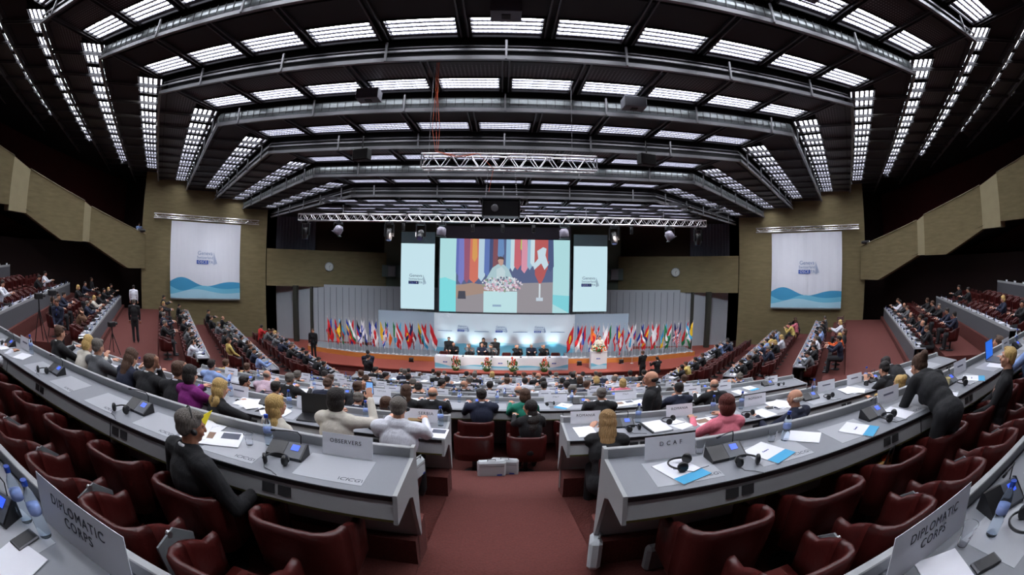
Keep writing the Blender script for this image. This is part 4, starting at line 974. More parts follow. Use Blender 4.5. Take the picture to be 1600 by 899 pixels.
HN = dict(d='dark', b='brown', l='blond', g='grey', w='white', r='dark red', a='dark blond')
TOPC = dict(k=srgb(24, 24, 28), n=srgb(30, 36, 58), g=srgb(96, 98, 102), w=srgb(220, 222, 232), c=srgb(208, 202, 190), p=srgb(226, 122, 140), u=srgb(128, 30, 118), lb=srgb(140, 165, 215), lp=srgb(205, 180, 195),
            G=srgb(20, 122, 100), o=srgb(225, 96, 40), y=srgb(215, 190, 110), r=srgb(190, 40, 40), b=srgb(110, 80, 60), K=srgb(20, 20, 24))
TOPN = dict(k='black jacket', n='navy jacket', g='grey jacket', w='white shirt', c='cream jacket', p='pink jacket', u='purple dress', lb='light blue shirt', lp='pale pink shirt', G='green jacket', o='orange jacket', y='yellow top', r='red top', b='brown jacket', K='black suit')
def setm(o, m): o.material_slots[0].link = 'OBJECT'; o.material_slots[0].material = m
def person(M, ps, style, hc_, top, label, trous=None, face=False, collar=True, tie=None, skin='a', group=None):
    o = ob('person', ps['body'], None, M); tag(o, label, 'person', group); setm(o, SKIN[skin])
    t = ob({'w': 'shirt', 'lb': 'shirt', 'lp': 'shirt', 'u': 'dress'}.get(top, 'jacket'), ps['top'], o); setm(t, mat('cloth_' + top, TOPC[top], .85, noise=(9, .22, (1, 1, .5)), bump=1.0))
    l = ob('trousers', ps['trousers'], o); setm(l, trous or mat('cloth_trousers', (.012, .012, .015), .85)); 
    for q in ('shoeL', 'shoeR'): setm(ob('shoe', ps[q], o), PLASTIC)
    HM = Matrix.Translation(ps['hc'] * PS) @ ps['H'].to_4x4()
    hm = hair(style); h = ob(hm.name.split('.')[0], hm, o, HM); setm(h, mat('hair_' + hc_, HAIRC[hc_], .6, noise=(26, .55, (5, 5, .7)), bump=.8))
    if collar and top in 'knKgG': ob('shirt_collar', ps['collar'], o); ob('shirt_cuff', ps['cuffm-1'], o); ob('shirt_cuff', ps['cuffm1'], o)
    if face: ob('eye', ps['eye-1'], o); ob('eye', ps['eye1'], o); ob('lips', ps['lips'], o)
    if tie: tt = ob('tie', ps['tie'], o); setm(tt, tie)
    return o
POSES = {
 'desk': dict(lean=10), 'write': dict(lean=26, pitch=22, hl=(-.16, .44, .91), hr=(.10, .48, .91)), 'lap': dict(lean=-4, pitch=0, hl=(-.10, .22, .62), hr=(.10, .24, .62)),
 'left': dict(lean=8, yaw=48, pitch=4, twist=10), 'right': dict(lean=8, yaw=-48, pitch=4, twist=-10), 'chin': dict(lean=20, pitch=5, hl=(-.18, .42, .91), hr=(.10, .20, 1.09)),
 'back': dict(lean=-10, pitch=-4, hl=(-.27, .12, .72), hr=(.27, .12, .72)), 'phone': dict(lean=8, pitch=2, hl=(-.18, .42, .90), hr=(.24, .34, 1.12)),
 'stand': dict(sit=False, lean=2, hl=(-.24, .08, .80), hr=(.24, .08, .80), pitch=4), 'standfront': dict(sit=False, lean=3, hl=(-.05, .24, .98), hr=(.05, .25, .96), pitch=22),
 'bend': dict(sit=False, lean=66, hl=(-.15, .74, .80), hr=(.18, .74, .80), pitch=5), 'lectern': dict(sit=False, lean=6, hl=(-.28, .33, 1.0), hr=(.28, .33, 1.0), pitch=4)}
def PZ(nm, fine=False, female=False): return pose(nm + ('F' if female else ''), fine=fine, female=female, **POSES[nm])
PEOPLE = {
'R2L':'-5.91,A,b,k -5.29,A,l,c -4.79,A,g,g -4.25,A,L,n -3.79,A,b,k -3.29,A,b,k',
'R2R':'6.59,B,b,k',
'R3':'-4.79,A,d,lb -3.73,B,d,n -3.7,A,x,lp -3.2,A,g,k -3.17,B,d,n -2.6,A,b,n -2.1,A,b,k -1.93,B,g,n -1.46,B,B,n -1.33,A,L,k -.95,A,x,k -0.26,A,d,n 0.34,A,B,G 0.39,B,H,k 1.42,A,g,k 3.23,A,x,k 2.62,A,d,n',
'R4':'-5.79,A,b,y -5.2,A,b,k -3.97,A,g,k -3.24,A,b,n -2.49,B,b,k -1.51,A,d,k -1.07,B,x,k 0.32,A,x,n 1.29,A,g,w 1.63,B,g,k 2.59,B,b,k 3.05,B,d,n 4.9,A,g,n',
'R5':'-4.2,A,d,n -3.1,A,b,k -2.0,A,g,k -1.32,A,d,k -0.82,A,x,k -0.24,A,d,n 0.96,A,d,w 1.46,A,d,w 1.91,A,b,n 2.76,A,l,p 3.35,A,g,k 4.3,A,b,k',
'R6':'-3.78,A,b,k -3.09,A,d,k -2.46,A,d,k -1.46,A,d,n -0.81,A,g,k 0.15,A,b,w 0.65,A,d,w 1.15,A,d,g 1.65,A,d,k 2.09,A,B,k 2.59,A,l,k 3.09,A,g,w 4.1,A,d,k',
'R7':'-3.9,A,d,k -2.95,A,g,n -1.9,A,b,k -0.79,A,g,k .2,A,d,g 1.12,A,x,k 2.2,A,d,k 3.1,A,b,n 4.02,A,d,g 4.52,A,d,k',
'R8':'-4.12,B,x,k -3.49,A,g,k -2.69,B,b,g -1.2,A,d,k -.3,A,l,k .8,A,b,k 1.9,A,g,n 2.9,A,d,k 3.9,B,x,k',
'R9':'-3.6,A,d,n -2.2,A,g,k -0.32,B,d,k 1.3,A,b,k 2.7,A,d,g 3.7,A,g,k','R10':'-2.9,A,d,k -1.1,A,g,k .6,A,b,n 2.1,A,d,k 3.2,A,g,n',
'T1L':'-28,A,d,k -26.9,B,b,k -25.9,A,l,k -24.73,A,d,k -23.7,B,d,n -22.6,A,d,k -21.52,B,l,k -20.9,A,l,c -19.9,A,b,k -18.9,A,g,n -18.17,B,d,n -17.3,B,b,n -16.86,A,L,b -16.2,B,b,k',
'T2L':'-21.85,A,d,w -20.13,A,d,k -15.35,A,d,w',
'S1L':'-27.4,A,d,k -26.09,B,d,k -25.2,A,g,k -24.3,A,d,k -22.96,B,l,k -22.4,A,d,n -21.4,A,g,k -20.85,B,b,k -20.2,A,d,k -19.07,B,g,n -19.3,A,d,g -18.3,A,b,k -17.4,A,d,k -16.6,A,d,w -16.9,B,g,k',
'S2L':'-26.6,A,x,k -25.3,B,d,k -24,A,g,g -22.9,B,b,k -21.9,A,d,g -21,B,g,g -20.4,A,d,k -19.3,A,b,k -18.6,B,d,k -18.3,A,b,k -17.5,A,d,n -16.5,A,g,lb -16.9,B,b,y',
'S3L':'-24.97,A,b,k -23.9,A,l,n -22.8,B,d,r -21.91,B,b,g -21.6,A,d,k -20.6,A,g,g -20.19,B,g,g -19.5,A,d,n -18.83,B,d,n -18.5,A,d,k -17.4,A,d,k -16.4,A,d,k -17.6,B,b,k',
'T1R':'15.9,A,b,k 16.0,B,d,n 17.1,A,x,n 17.2,B,d,n 18.4,A,b,k 18.89,B,g,k 19.94,A,x,k 20.32,B,b,k 21.72,B,b,k 22.2,A,b,g 23.6,A,x,k 25.3,A,d,w 26.3,A,b,k',
'T2R':'13.6,A,d,k 15.51,A,l,n 20.59,A,d,k 22.4,A,d,k',
'S1R':'16.3,B,l,o 15.7,B,d,n 17.2,B,L,k 16.3,A,d,g 17.3,A,d,k 18.3,A,b,k 19.5,A,g,w 19.9,B,l,w 20.6,A,d,k 21.4,A,g,lb 22.1,A,d,lb 23.1,A,d,k 24.4,A,b,k 26.4,A,g,g',
'S2R':'16.9,A,d,k 17.6,A,b,k 17.3,B,g,n 18.5,B,l,k 18.9,A,g,k 19.7,B,l,w 20.4,A,d,n 21.6,A,d,lb 22.7,A,b,y 23.6,A,B,k 24.54,A,g,lb 24.1,B,d,y 25.2,B,B,p 26.2,B,L,k',
'S3R':'16.7,A,H,k 17.5,A,b,y 18.4,A,d,k 19.4,A,b,k 20.7,B,d,n 21.7,A,d,k 22.9,A,g,lb 23.8,A,d,n'}
prnd = random.Random(11)
for n, s in PEOPLE.items():
    toks = sorted([(float(t.split(',')[0]), *t.split(',')[1:]) for t in s.split()], key=lambda q: q[0], reverse=(n[-1] == 'L'))
    idx = {'A': 0, 'B': 0}
    for a, ln, h, c in toks:
        idx[ln] += 1; t, df = seatlines(n)[ln]; z = ROWS[n]['c'] + (df if (n[0] == 'T' or ln == 'B') else 0)
        fem = h in ('L', 'B', 'H', 'l', 'BL', 'BL2')
        col = {'L': 'b', 'B': 'b', 'H': 'd', 'x': 'g', 'BL': 'a', 'BL2': 'l', 'l': 'l'}.get(h, h); style = {'d': 's', 'b': 's', 'g': 's', 'l': 'B'}.get(h, h)
        pn = prnd.choice(['desk', 'desk', 'write', 'write', 'lap' if ln == 'B' else 'desk', 'left', 'right', 'chin', 'back' if ln == 'B' else 'desk'])
        hn = 'bald' if h == 'x' else 'black headscarf' if h == 'H' else ('long ' if h in ('L', 'BL', 'BL2') else '') + HN[col] + ' hair'
        lab = 'person, %s, %s, %s%s, %s' % (hn, TOPN[c], ORD[idx[ln]] + (' rear seat' if ln == 'B' else ''), ' from left' if n[0] == 'R' and n[-1] not in 'LR' else ' from near end' if n[0] != 'R' else ' from aisle', RNAME[n])
        fs = 1.15 if n[0] in 'TS' else {'R3': 1.0, 'R4': 1.03, 'R5': 1.06}.get(n, 1.1)
        M = RM(n, a, t - .07, z + (.03 if n[0] in 'TS' else -.36 * (fs - 1)), prnd.uniform(-.15, .15)) @ Matrix.Scale(fs, 4)
        person(M, PZ(pn, False, fem), style, col, c, lab, face=n[0] in 'TS', collar=c in 'knKg', tie=None)
# ---- the people one can see well
def big(M): return M @ Matrix.Scale(1.14, 4)
def near(n, a, t, z, rz, pn, style, hc_, top, lab, fem=False, **kw):
    return person(RM(n, a, t, z, rz), PZ(pn, True, fem), style, hc_, top, lab, face=True, **kw)
POSES['listen'] = dict(lean=9, yaw=-14, pitch=10, hl=(-.28, .22, .70), hr=(.33, .30, .80))
near('R1L', -1.60, -.56, -1.92, -.35, 'listen', 's', 'g', 'k', 'grey-haired man in dark suit with headset seated behind the OBSERVERS desk', skin='b')
POSES['armout'] = dict(lean=12, pitch=12, hl=(-.14, .44, .91), hr=(.32, .48, .91), yaw=0)
near('R2L', -.83, -.60, -2.24, 0, 'desk', 's', 'g', 'w', 'grey-haired man in white shirt with a headset cord at the SERBIA desk', collar=False)
near('R2L', -1.35, -.66, -2.20, -.05, 'phone', 'B', 'd', 'c', 'dark-haired woman in cream jacket photographing with a phone at the SERBIA desk', True)
near('R2L', -1.74, -.86, -2.24, -.5, 'lap', 'BL2', 'l', 'c', 'woman with long straight blond hair in cream jacket behind the SERBIA desk', True)
near('R2L', -2.72, -.56, -2.33, -.35, 'armout', 'BL2', 'l', 'k', 'woman with long wavy blond hair in black jacket, writing at the SERBIA desk', True)
near('R2L', -3.06, -.60, -2.24, -.1, 'desk', 'B', 'd', 'u', 'dark-haired woman in purple dress at the SERBIA desk', True)
near('R2R', .90, -.56, -2.36, -.15, 'write', 'BL', 'a', 'K', 'woman with long dark blond hair in low-backed black dress at the ROMANIA desk', True, collar=False)
near('R2R', 2.0, -.60, -2.30, 0, 'desk', 'B', 'r', 'p', 'woman with short dark red hair in pink jacket at the ROMANIA desk', True, collar=False)
near('R2R', 2.80, -.66, -2.33, .35, 'desk', 'x', 'w', 'n', 'balding white-haired man in navy suit at the ROMANIA desk')
near('R2R', 3.62, -1.0, -2.45, .5, 'lap', 'B', 'l', 'k', 'person with curly blond hair seated low between the DCAF and ROMANIA desks', True)
near('R2R', 4.55, -.56, -2.29, 0, 'write', 's', 'd', 'k', 'dark-haired person in black bent over the ROMANIA desk', True)
near('R2R', 5.1, -.50, -2.45, .1, 'bend', 's', 'd', 'k', 'dark-haired person in black leaning over the far end of the ROMANIA desk')
near('R1R', 3.02, -.66, -1.88, -.25, 'bend', 'bun', 'b', 'k', 'woman with brown hair in a bun bending over the right DCAF desk', True, collar=False)
near('R2R', 4.17, -1.0, -2.35, -.2, 'desk', 'bun', 'l', 'k', 'woman with blond bun seated between the DCAF and ROMANIA desks', True, collar=False)
near('R1R', 4.05, -.66, -1.88, .35, 'lap', 's', 'l', 'k', 'woman with short blond hair in black seated sideways behind the right DCAF desk', True, collar=False)
near('R1R', 5.35, -.62, -1.88, 0, 'desk', 's', 'd', 'lb', 'person in light blue shirt typing at the laptop on the right', collar=False)
near('R1L', -4.95, -.66, -1.88, -.1, 'desk', 's', 'd', 'w', 'person in white shirt writing at the far left of the OBSERVERS desk', collar=False)
near('R3', 1.74, -1.88, -2.72, 1.0, 'stand', 'x', 'd', 'K', 'bald man in black suit with blue tie standing before the ROMANIA desk', tie=mat('blue_tie', srgb(30, 60, 190), .5))
x, y = lg('L', 3.9, 14.2); person(big(RT(x, y, -3.30, R(-150))), PZ('standfront', True), 's', 'b', 'n', 'man in navy suit and tie standing at the near end of the left raised desk', face=True, tie=NAVYP)
x, y = lg('L', 1.4, 18.6); person(big(RT(x, y, -3.67, R(42))), PZ('stand'), 's', 'g', 'k', 'man in black suit walking away along the left gangway')
x, y = lg('L', 1.9, 25.4); o = person(big(RT(x, y, -3.67, R(42))), PZ('stand'), 's', 'd', 'w', 'person in blue and white striped shirt at the left doorway', face=True)
st = mat('striped_cloth', srgb(40, 50, 90), .8); nt = st.node_tree; tc = nt.nodes.new('ShaderNodeTexCoord'); wv = nt.nodes.new('ShaderNodeTexWave'); wv.bands_direction = 'Z'; wv.inputs['Scale'].default_value = 3.2; cr = nt.nodes.new('ShaderNodeMix'); cr.data_type = 'RGBA'
cr.inputs['A'].default_value = (*srgb(25, 30, 60), 1); cr.inputs['B'].default_value = (*srgb(200, 205, 215), 1); nt.links.new(tc.outputs['Object'], wv.inputs['Vector']); nt.links.new(wv.outputs['Fac'], cr.inputs['Factor']); nt.links.new(cr.outputs['Result'], nt.nodes['Principled BSDF'].inputs['Base Color'])
setm(o.children[0], st)
person(big(RT(6.9, 20.6, -6.05, R(25))), PZ('standfront'), 's', 'b', 'k', 'photographer in black suit standing before the stage on the right', face=True)
person(big(RT(7.8, 21.0, -6.05, R(10))), PZ('phone'), 's', 'd', 'k', 'person in black crouching with a camera below the stage', face=True)
person(big(RT(-10.3, 22.6, -5.70, R(180))), PZ('stand'), 's', 'b', 'k', 'man in dark suit standing at the left end of the stage', face=True, tie=BLACK)
for e, l, p, z in (('L', 16.0, -8.2, -5.45), ('L', 15.3, -7.8, -5.45)):
    x, y = lg(e, p, l); person(big(RT(x, y, z, R(-30 if l < 16 else 20))), PZ('standfront'), 's', 'd', 'k' if l < 16 else 'n', 'person in dark suit standing before the inner left slanted desk, %s' % ('front one' if l < 16 else 'rear one'))
person(RT(-22.3, 20.0, -.0, R(-120)), PZ('standfront'), 's', 'd', 'lb', 'person in pale blue shirt standing on the left balcony', face=True)
# headset on the two near men, the phone held up
def worn_headset(p_root, ps):
    HM = p_root.matrix_basis @ Matrix.Translation(ps['hc'] * PS) @ ps['H'].to_4x4()
    g = G(); g.tube([(.08 * math.cos(a), -.02, .03 + .10 * math.sin(a)) for a in [math.pi * i / 12 for i in range(13)]], .005, 6)
    for s in (-1, 1): g.cap((s * .078, -.005, -.008), .022, (s * .088, -.005, -.008), .022)
    g.M = Matrix(); me = g.mesh('worn_headset', True); me.transform(Matrix.Scale(PS, 4)); me.materials.append(PLASTIC); return tag(ob('worn_headset', me, None, HM), 'x', 'headset')
for p_ in [o for o in C.objects if o.name.startswith('person') and o.get('label', '').startswith('grey-haired man')]:
    k = 'listen' if 'OBSERVERS' in p_['label'] else 'desk'
    worn_headset(p_, PZ(k, True))['label'] = 'black headset worn by the grey-haired man in %s' % ('dark suit' if k == 'listen' else 'white shirt')
for p_ in [o for o in C.objects if o.get('label', '').startswith('dark-haired woman in cream')]:
    ps = PZ('phone', True, True); c = ps['hand1'] * PS
    g = G(); g.rbox(-.034, .034, -.005, .005, -.062, .062, .003, ); g.box(-.03, .03, -.0062, -.005, -.052, .052, 1)
    tag(g.build('mobile_phone', [PLASTIC, mat('phone_lit', srgb(120, 170, 235), .4, emit=.9)], None, M=p_.matrix_basis @ Matrix.Translation(c + Vector((.0, .03, .02)))), 'lit phone held up by the dark-haired woman in cream', 'phone')

# ================================================================ stage
WV1 = mat('wave_print_blue', srgb(110, 190, 220), .6); WV2 = mat('wave_print_pale', srgb(170, 215, 235), .6); WV3 = mat('wave_print_deep', srgb(60, 150, 195), .6); BANNER = mat('white_banner_cloth', srgb(215, 218, 228), .8, noise=(3, .05, (6, 1, .1)))
LOGOB = mat('logo_blue', srgb(40, 80, 170), .6); LOGOG = mat('logo_grey_blue', srgb(110, 135, 175), .6)
def wave(g, x0, x1, zb, zt_, amp, ph, per, m, y=0, n=28, ztop=None):
    for i in range(n):
        xa, xb = x0 + (x1 - x0) * i / n, x0 + (x1 - x0) * (i + 1) / n
        f = lambda x: zt_ + amp * math.sin(2 * math.pi * ((x - x0) / per + ph)) * (.6 + .4 * math.cos((x - x0) / per * 2.1))
        g.add([(xa, y, zb), (xb, y, zb), (xb, y, max(zb, f(xb))), (xa, y, max(zb, f(xa)))], [(0, 1, 2, 3)], m)
def logo(parent, M, s=1.0, blue=LOGOB, grey=LOGOG):      # Geneva / Switzerland / OSCE PA with the jet of water
    lettering('Geneva', .42 * s, grey, parent, M @ Matrix.Translation((0, 0, .36 * s)) @ FRONT, extrude=.001)
    lettering('Switzerland', .30 * s, grey, parent, M @ Matrix.Translation((0, 0, .03 * s)) @ FRONT, extrude=.001)
    g = G(M); g.box(-.72 * s, .28 * s, -.002, .004, -.46 * s, -.16 * s, 0); g.build('logo_box', blue, parent)
    lettering('OSCE', .30 * s, WHITE, parent, M @ Matrix.Translation((-.22 * s, -.006, -.31 * s)) @ FRONT, extrude=.001, space=1.1)
    lettering('PA', .34 * s, grey, parent, M @ Matrix.Translation((.50 * s, 0, -.31 * s)) @ FRONT, extrude=.001)
    g = G(M)
    for i in range(7): g.box((.74 + .05 * i) * s, (.765 + .05 * i) * s, -.002, .002, (-.5 + .02 * i) * s, (.42 - .13 * i) * s)
    g.build('water_jet_print', grey, parent)
for e, nm in (('L', 'left'), ('R', 'right')):
    F = Matrix.Rotation(D if e == 'L' else -D, 4, 'Z'); x0, x1 = (.44, 5.25) if e == 'L' else (-4.82, 0.0)
    o = thing('hanging_banner', 'tall white fabric banner with blue waves on the %s concrete tower' % nm, 'banner', F @ Matrix.Translation((0, 28.72, 0)))
    g = G(); n = 40
    for i in range(n):
        xa, xb = x0 + (x1 - x0) * i / n, x0 + (x1 - x0) * (i + 1) / n; ya, yb = .015 * math.sin(i * 1.3), .015 * math.sin((i + 1) * 1.3)
        g.add([(xa, ya, -2.96), (xb, yb, -2.96), (xb, yb, 1.69), (xa, ya, 1.69)], [(0, 1, 2, 3)])
    g.build('banner_cloth', BANNER, o, True)
    g = G(); w = x1 - x0
    wave(g, x0, x1, -2.9, -1.95, .32, .02, 3.6, 1, -.03); wave(g, x0, x1, -2.9, -2.25, .22, .45, 3.0, 0, -.033); wave(g, x0, x1, -2.9, -2.5, .18, .8, 4.2, 2, -.036)
    g.build('wave_print', [WV1, WV3, WV2], o)
    logo(o, Matrix.Translation((x0 + w * .5, -.03, -.45)), .80)
    g = G(); g.box(x0, x1, -.03, .03, -2.99, -2.93); g.build('hem_bar', mat('grey_strap', (0, 0, 0)), o)
    t0, t1 = (-.8, 6.5) if e == 'L' else (-5.9, 1.2)
    tr = thing('banner_truss', 'slim silver truss holding the %s banner' % nm, 'truss', F @ Matrix.Translation((0, 28.7, 0)))
    g = G(); g.tube([(t0, 0, 1.80), (t1, 0, 1.80)], .035, 6); g.tube([(t0, 0, 2.05), (t1, 0, 2.05)], .035, 6); g.tube([(t0, .2, 1.92), (t1, .2, 1.92)], .03, 6); g.build('truss_chords', ALU, tr)
    g = G(); k = 22
    for i in range(k): xa, xb = t0 + (t1 - t0) * i / k, t0 + (t1 - t0) * (i + 1) / k; g.tube([(xa, 0, 1.80 if i % 2 else 2.05), (xb, 0, 2.05 if i % 2 else 1.80)], .014, 5)
    g.build('truss_lattice', ALU, tr)
# clocks on the concrete band
for s in (-1, 1):
    nx = Vector((4.35 * -s * -1, -7.2, 0)).normalized()
    ang = math.atan2(4.35, 7.2) * (1 if s < 0 else -1)
    M = Matrix.Translation((s * 11.46, 27.93, -.72)) @ Matrix.Rotation(ang, 4, 'Z')
    o = thing('wall_clock', 'round white wall clock on the %s concrete band' % ('left' if s < 0 else 'right'), 'clock', M)
    g = G(Matrix.Rotation(R(90), 4, 'X')); g.lathe([(.31, 0), (.31, .06), (.28, .07)], n=28); g.build('clock_case', GREYMETAL, o)
    g = G(Matrix.Rotation(R(90), 4, 'X')); g.lathe([(.27, .05), (.27, .074)], n=28); g.build('clock_face', mat('clock_white', srgb(200, 202, 198), .5), o)
    for k in range(12): a = k * math.pi / 6; g = G(); g.box(.22 * math.sin(a) - .01, .22 * math.sin(a) + .01, -.078, -.074, .22 * math.cos(a) - .02, .22 * math.cos(a) + .02); g.build('hour_mark', PLASTIC, o)
    g = G(); g.tube([(0, -.08, 0), (.08, -.08, .10)], .012, 5); g.build('hour_hand', PLASTIC, o); g = G(); g.tube([(0, -.08, 0), (.04, -.08, -.20)], .008, 5); g.build('minute_hand', PLASTIC, o)
# big screen (projected picture of the speaker) and two lit side banners
def EM(c, k=.95):
    key = 'screen_%02x%02x%02x_%d' % (*c, int(k * 100)); return mat(key, (0, 0, 0), .6, emit=k, ecol=srgb(*c))
o = thing('projection_screen', 'large projection screen above the stage showing the speaker among flags', 'screen', RT(0, 26.6, 0))
g = G(); g.box(-3.82, 4.12, .02, .10, -3.2, 2.0); g.build('screen_frame', mat('dark_screen_cloth', srgb(88, 86, 100), .7), o)
def scp(cx, cy): return (-3.74 + (cx - 328) / 760 * 7.78, 1.25 - (cy - 125) / 428 * 4.39)
polys = []
def SP(pts, c): polys.append((pts, c))
SP([(328, 125), (425, 125), (425, 553), (328, 553)], (186, 240, 242)); SP([(990, 125), (1088, 125), (1088, 553), (990, 553)], (184, 238, 240))
SP([(328, 360), (360, 352), (425, 375), (425, 553), (328, 553)], (120, 236, 240)); SP([(990, 445), (1088, 452), (1088, 553), (990, 500)], (120, 222, 232))
SP([(425, 125), (990, 125), (990, 420), (425, 420)], (66, 74, 120)); SP([(425, 392), (990, 372), (990, 553), (425, 553)], (150, 136, 140)); SP([(425, 400), (520, 380), (700, 420), (425, 470)], (170, 130, 110))
for x0, x1, y1, c in ((425, 448, 330, (80, 90, 180)), (446, 478, 300, (170, 60, 70)), (440, 470, 380, (110, 110, 200)), (474, 502, 372, (150, 60, 90)), (505, 556, 372, (226, 96, 70)), (520, 545, 250, (236, 150, 60)), (556, 590, 360, (196, 222, 240)), (590, 622, 330, (76, 100, 180)), (620, 640, 330, (40, 50, 100)),
                      (640, 668, 300, (120, 50, 60)), (668, 700, 230, (90, 130, 190)), (716, 742, 300, (140, 190, 225)), (742, 764, 300, (210, 236, 245)), (764, 800, 290, (214, 80, 90)), (800, 832, 190, (176, 214, 70)), (806, 838, 310, (238, 140, 165)), (840, 868, 290, (150, 190, 220)), (858, 884, 270, (220, 240, 248)), (882, 980, 300, (196, 66, 62)), (960, 990, 300, (50, 60, 110))):
    SP([(x0, 125), (x1, 125), (x1 + 4, y1 - 20), ((x0 + x1) / 2, y1 + 12), (x0 - 2, y1 - 10)], c)
SP([(882, 240), (968, 250), (940, 340), (915, 392), (884, 330)], (188, 62, 60)); SP([(930, 168), (950, 176), (944, 215), (962, 270), (940, 300), (920, 262), (880, 300), (872, 272), (902, 235), (896, 190)], (214, 236, 248))
SP([(908, 380), (918, 380), (918, 470), (908, 470)], (226, 234, 240)); SP([(893, 462), (933, 462), (933, 482), (893, 482)], (210, 222, 236)); SP([(440, 430), (480, 430), (484, 476), (436, 476)], (40, 36, 50))
SP([(598, 362), (636, 292), (668, 270), (704, 272), (732, 300), (762, 366), (742, 398), (620, 398)], (176, 208, 214)); SP([(660, 300), (690, 284), (712, 310), (706, 390), (664, 390)], (206, 226, 230))
SP([(667, 246), (674, 232), (692, 230), (701, 246), (699, 268), (688, 280), (675, 272)], (206, 150, 130)); SP([(664, 250), (668, 230), (684, 224), (702, 232), (704, 252), (698, 242), (676, 240)], (60, 36, 34))
SP([(587, 428), (782, 428), (782, 553), (587, 553)], (204, 244, 246)); SP([(640, 506), (690, 506), (690, 518), (640, 518)], (140, 170, 200))
fr = random.Random(3)
for i in range(190):
    a = fr.uniform(0, 6.28); q = math.sqrt(fr.random()); cx, cy = 692 + 118 * q * math.cos(a), 388 + 44 * q * math.sin(a); s_ = fr.uniform(4, 9)
    SP([(cx + s_ * math.cos(b), cy + s_ * math.sin(b)) for b in (0, 1.2, 2.4, 3.7, 5)], fr.choice([(236, 226, 238), (246, 236, 240), (220, 190, 214), (226, 160, 180), (90, 96, 120), (130, 150, 120), (240, 240, 245)]))
mats = []; g = G()
for i, (pts, c) in enumerate(polys):
    m = EM(tuple(int(q * .78 + w_ * .22) for q, w_ in zip(c, (190, 215, 228))), .85)
    if m not in mats: mats.append(m)
    g.add([(scp(*p)[0], -.0 - i * .00012, scp(*p)[1]) for p in pts], [tuple(range(len(pts)))[::-1]], mats.index(m))
g.build('projected_picture', mats, o)
for x0, x1, s in ((-6.12, -4.04, 'left'), (4.26, 6.34, 'right')):
    o = thing('lit_banner', 'tall pale cyan lit banner hanging %s of the projection screen' % s, 'banner', RT(0, 26.5, 0))
    g = G(); g.box(x0, x1, 0, .05, -3.05, 1.6, 1); g.add([(x0, -.002, -3.05), (x1, -.002, -3.05), (x1, -.002, .9), (x0, -.002, .9)], [(0, 1, 2, 3)], 0); g.build('banner_cloth', [EM((205, 236, 246), .9), mat('pale_cyan_cloth', srgb(150, 190, 200), .7)], o)
    g = G(); g.box(x0 + .1, x1 - .1, -.006, -.004, -1.75, -1.7); logo(o, Matrix.Translation(((x0 + x1) / 2 - .1, -.01, -1.25)), .62)
# printed backdrop
o = thing('stage_backdrop', 'pale printed backdrop with three logos and blue waves behind the presidium', 'backdrop', RT(0, 25.9, 0))
g = G(); g.box(-3.95, 4.3, 0, .08, -5.7, -3.16); g.build('backdrop_panel', mat('backdrop_white', srgb(222, 232, 240), .5), o)
g = G(); wave(g, -3.95, 4.3, -5.69, -4.88, .22, .1, 3.1, 0, -.006); wave(g, -3.95, 4.3, -5.69, -5.05, .18, .55, 2.6, 1, -.009); g.build('wave_print', [WV2, WV1], o)
for x in (-2.28, -.05, 2.2): logo(o, Matrix.Translation((x, -.012, -4.05)), .40)
for x in (-3.3, -1.15, 1.1, 3.3): g = G(); g.box(x - .42, x + .42, -.012, -.008, -4.22, -4.19); g.build('printed_line', LOGOG, o)
for x0, x1, s in ((-7.4, -3.97, 'left'), (4.32, 7.65, 'right')):
    tag(G().box(x0, x1, 26.0, 26.05, -5.45, -3.15).build('side_backdrop', mat('pale_panel', srgb(172, 190, 206), .4)), 'pale plain backdrop panel behind the flags %s of the presidium' % s, 'backdrop')
# presidium table
o = thing('presidium_table', 'long white presidium table with blue wave front on the stage', 'table', RT(0, 0, 0))
g = G(); g.box(-3.42, 3.48, 22.6, 22.66, -5.7, -5.03); g.box(-3.42, -3.36, 22.66, 23.2, -5.7, -5.03); g.box(3.42, 3.48, 22.66, 23.2, -5.7, -5.03); g.build('front_panel', mat('white_laminate', srgb(225, 228, 236), .5), o)
g = G(); g.box(-3.40, 3.46, 22.66, 23.25, -5.10, -5.07); g.build('tabletop', mat('white_laminate', (0, 0, 0)), o)
g = G(); wave(g, -3.42, 3.48, -5.69, -5.48, .10, .3, 2.4, 0, 22.594, 40); wave(g, -3.42, 3.48, -5.69, -5.55, .07, .7, 3.4, 1, 22.591, 40); g.build('wave_print', [WV1, WV2], o)
for x in (-2.87, -.02, 2.75):
    g = G(); g.box(x - .12, x + .1, 22.592, 22.6, -5.36, -5.30); g.build('logo_box', LOGOB, o); lettering('OSCE', .05, WHITE, o, Matrix.Translation((x - .01, 22.590, -5.33)) @ FRONT, extrude=.0005)
for i in range(9):
    x = -3.0 + i * .75; g = G(); g.box(x - .15, x + .15, 22.70, 22.705, -5.07, -4.97); tag(g.build('name_card', CARDM), 'white name card on the presidium table, %s from left' % ORD[i + 1], 'name card', 'presidium name cards')
    if i % 2: 
        g = G(); g.rbox(x + .22, x + .33, 22.75, 22.85, -5.068, -5.01, .01); g.tube([(x + .28, 22.85, -5.02), (x + .28, 22.88, -4.90)], .008, 5); tag(g.build('microphone', PLASTIC), 'small black microphone on the presidium table, %s from left' % ORD[(i + 1) // 2], 'microphone', 'presidium microphones')
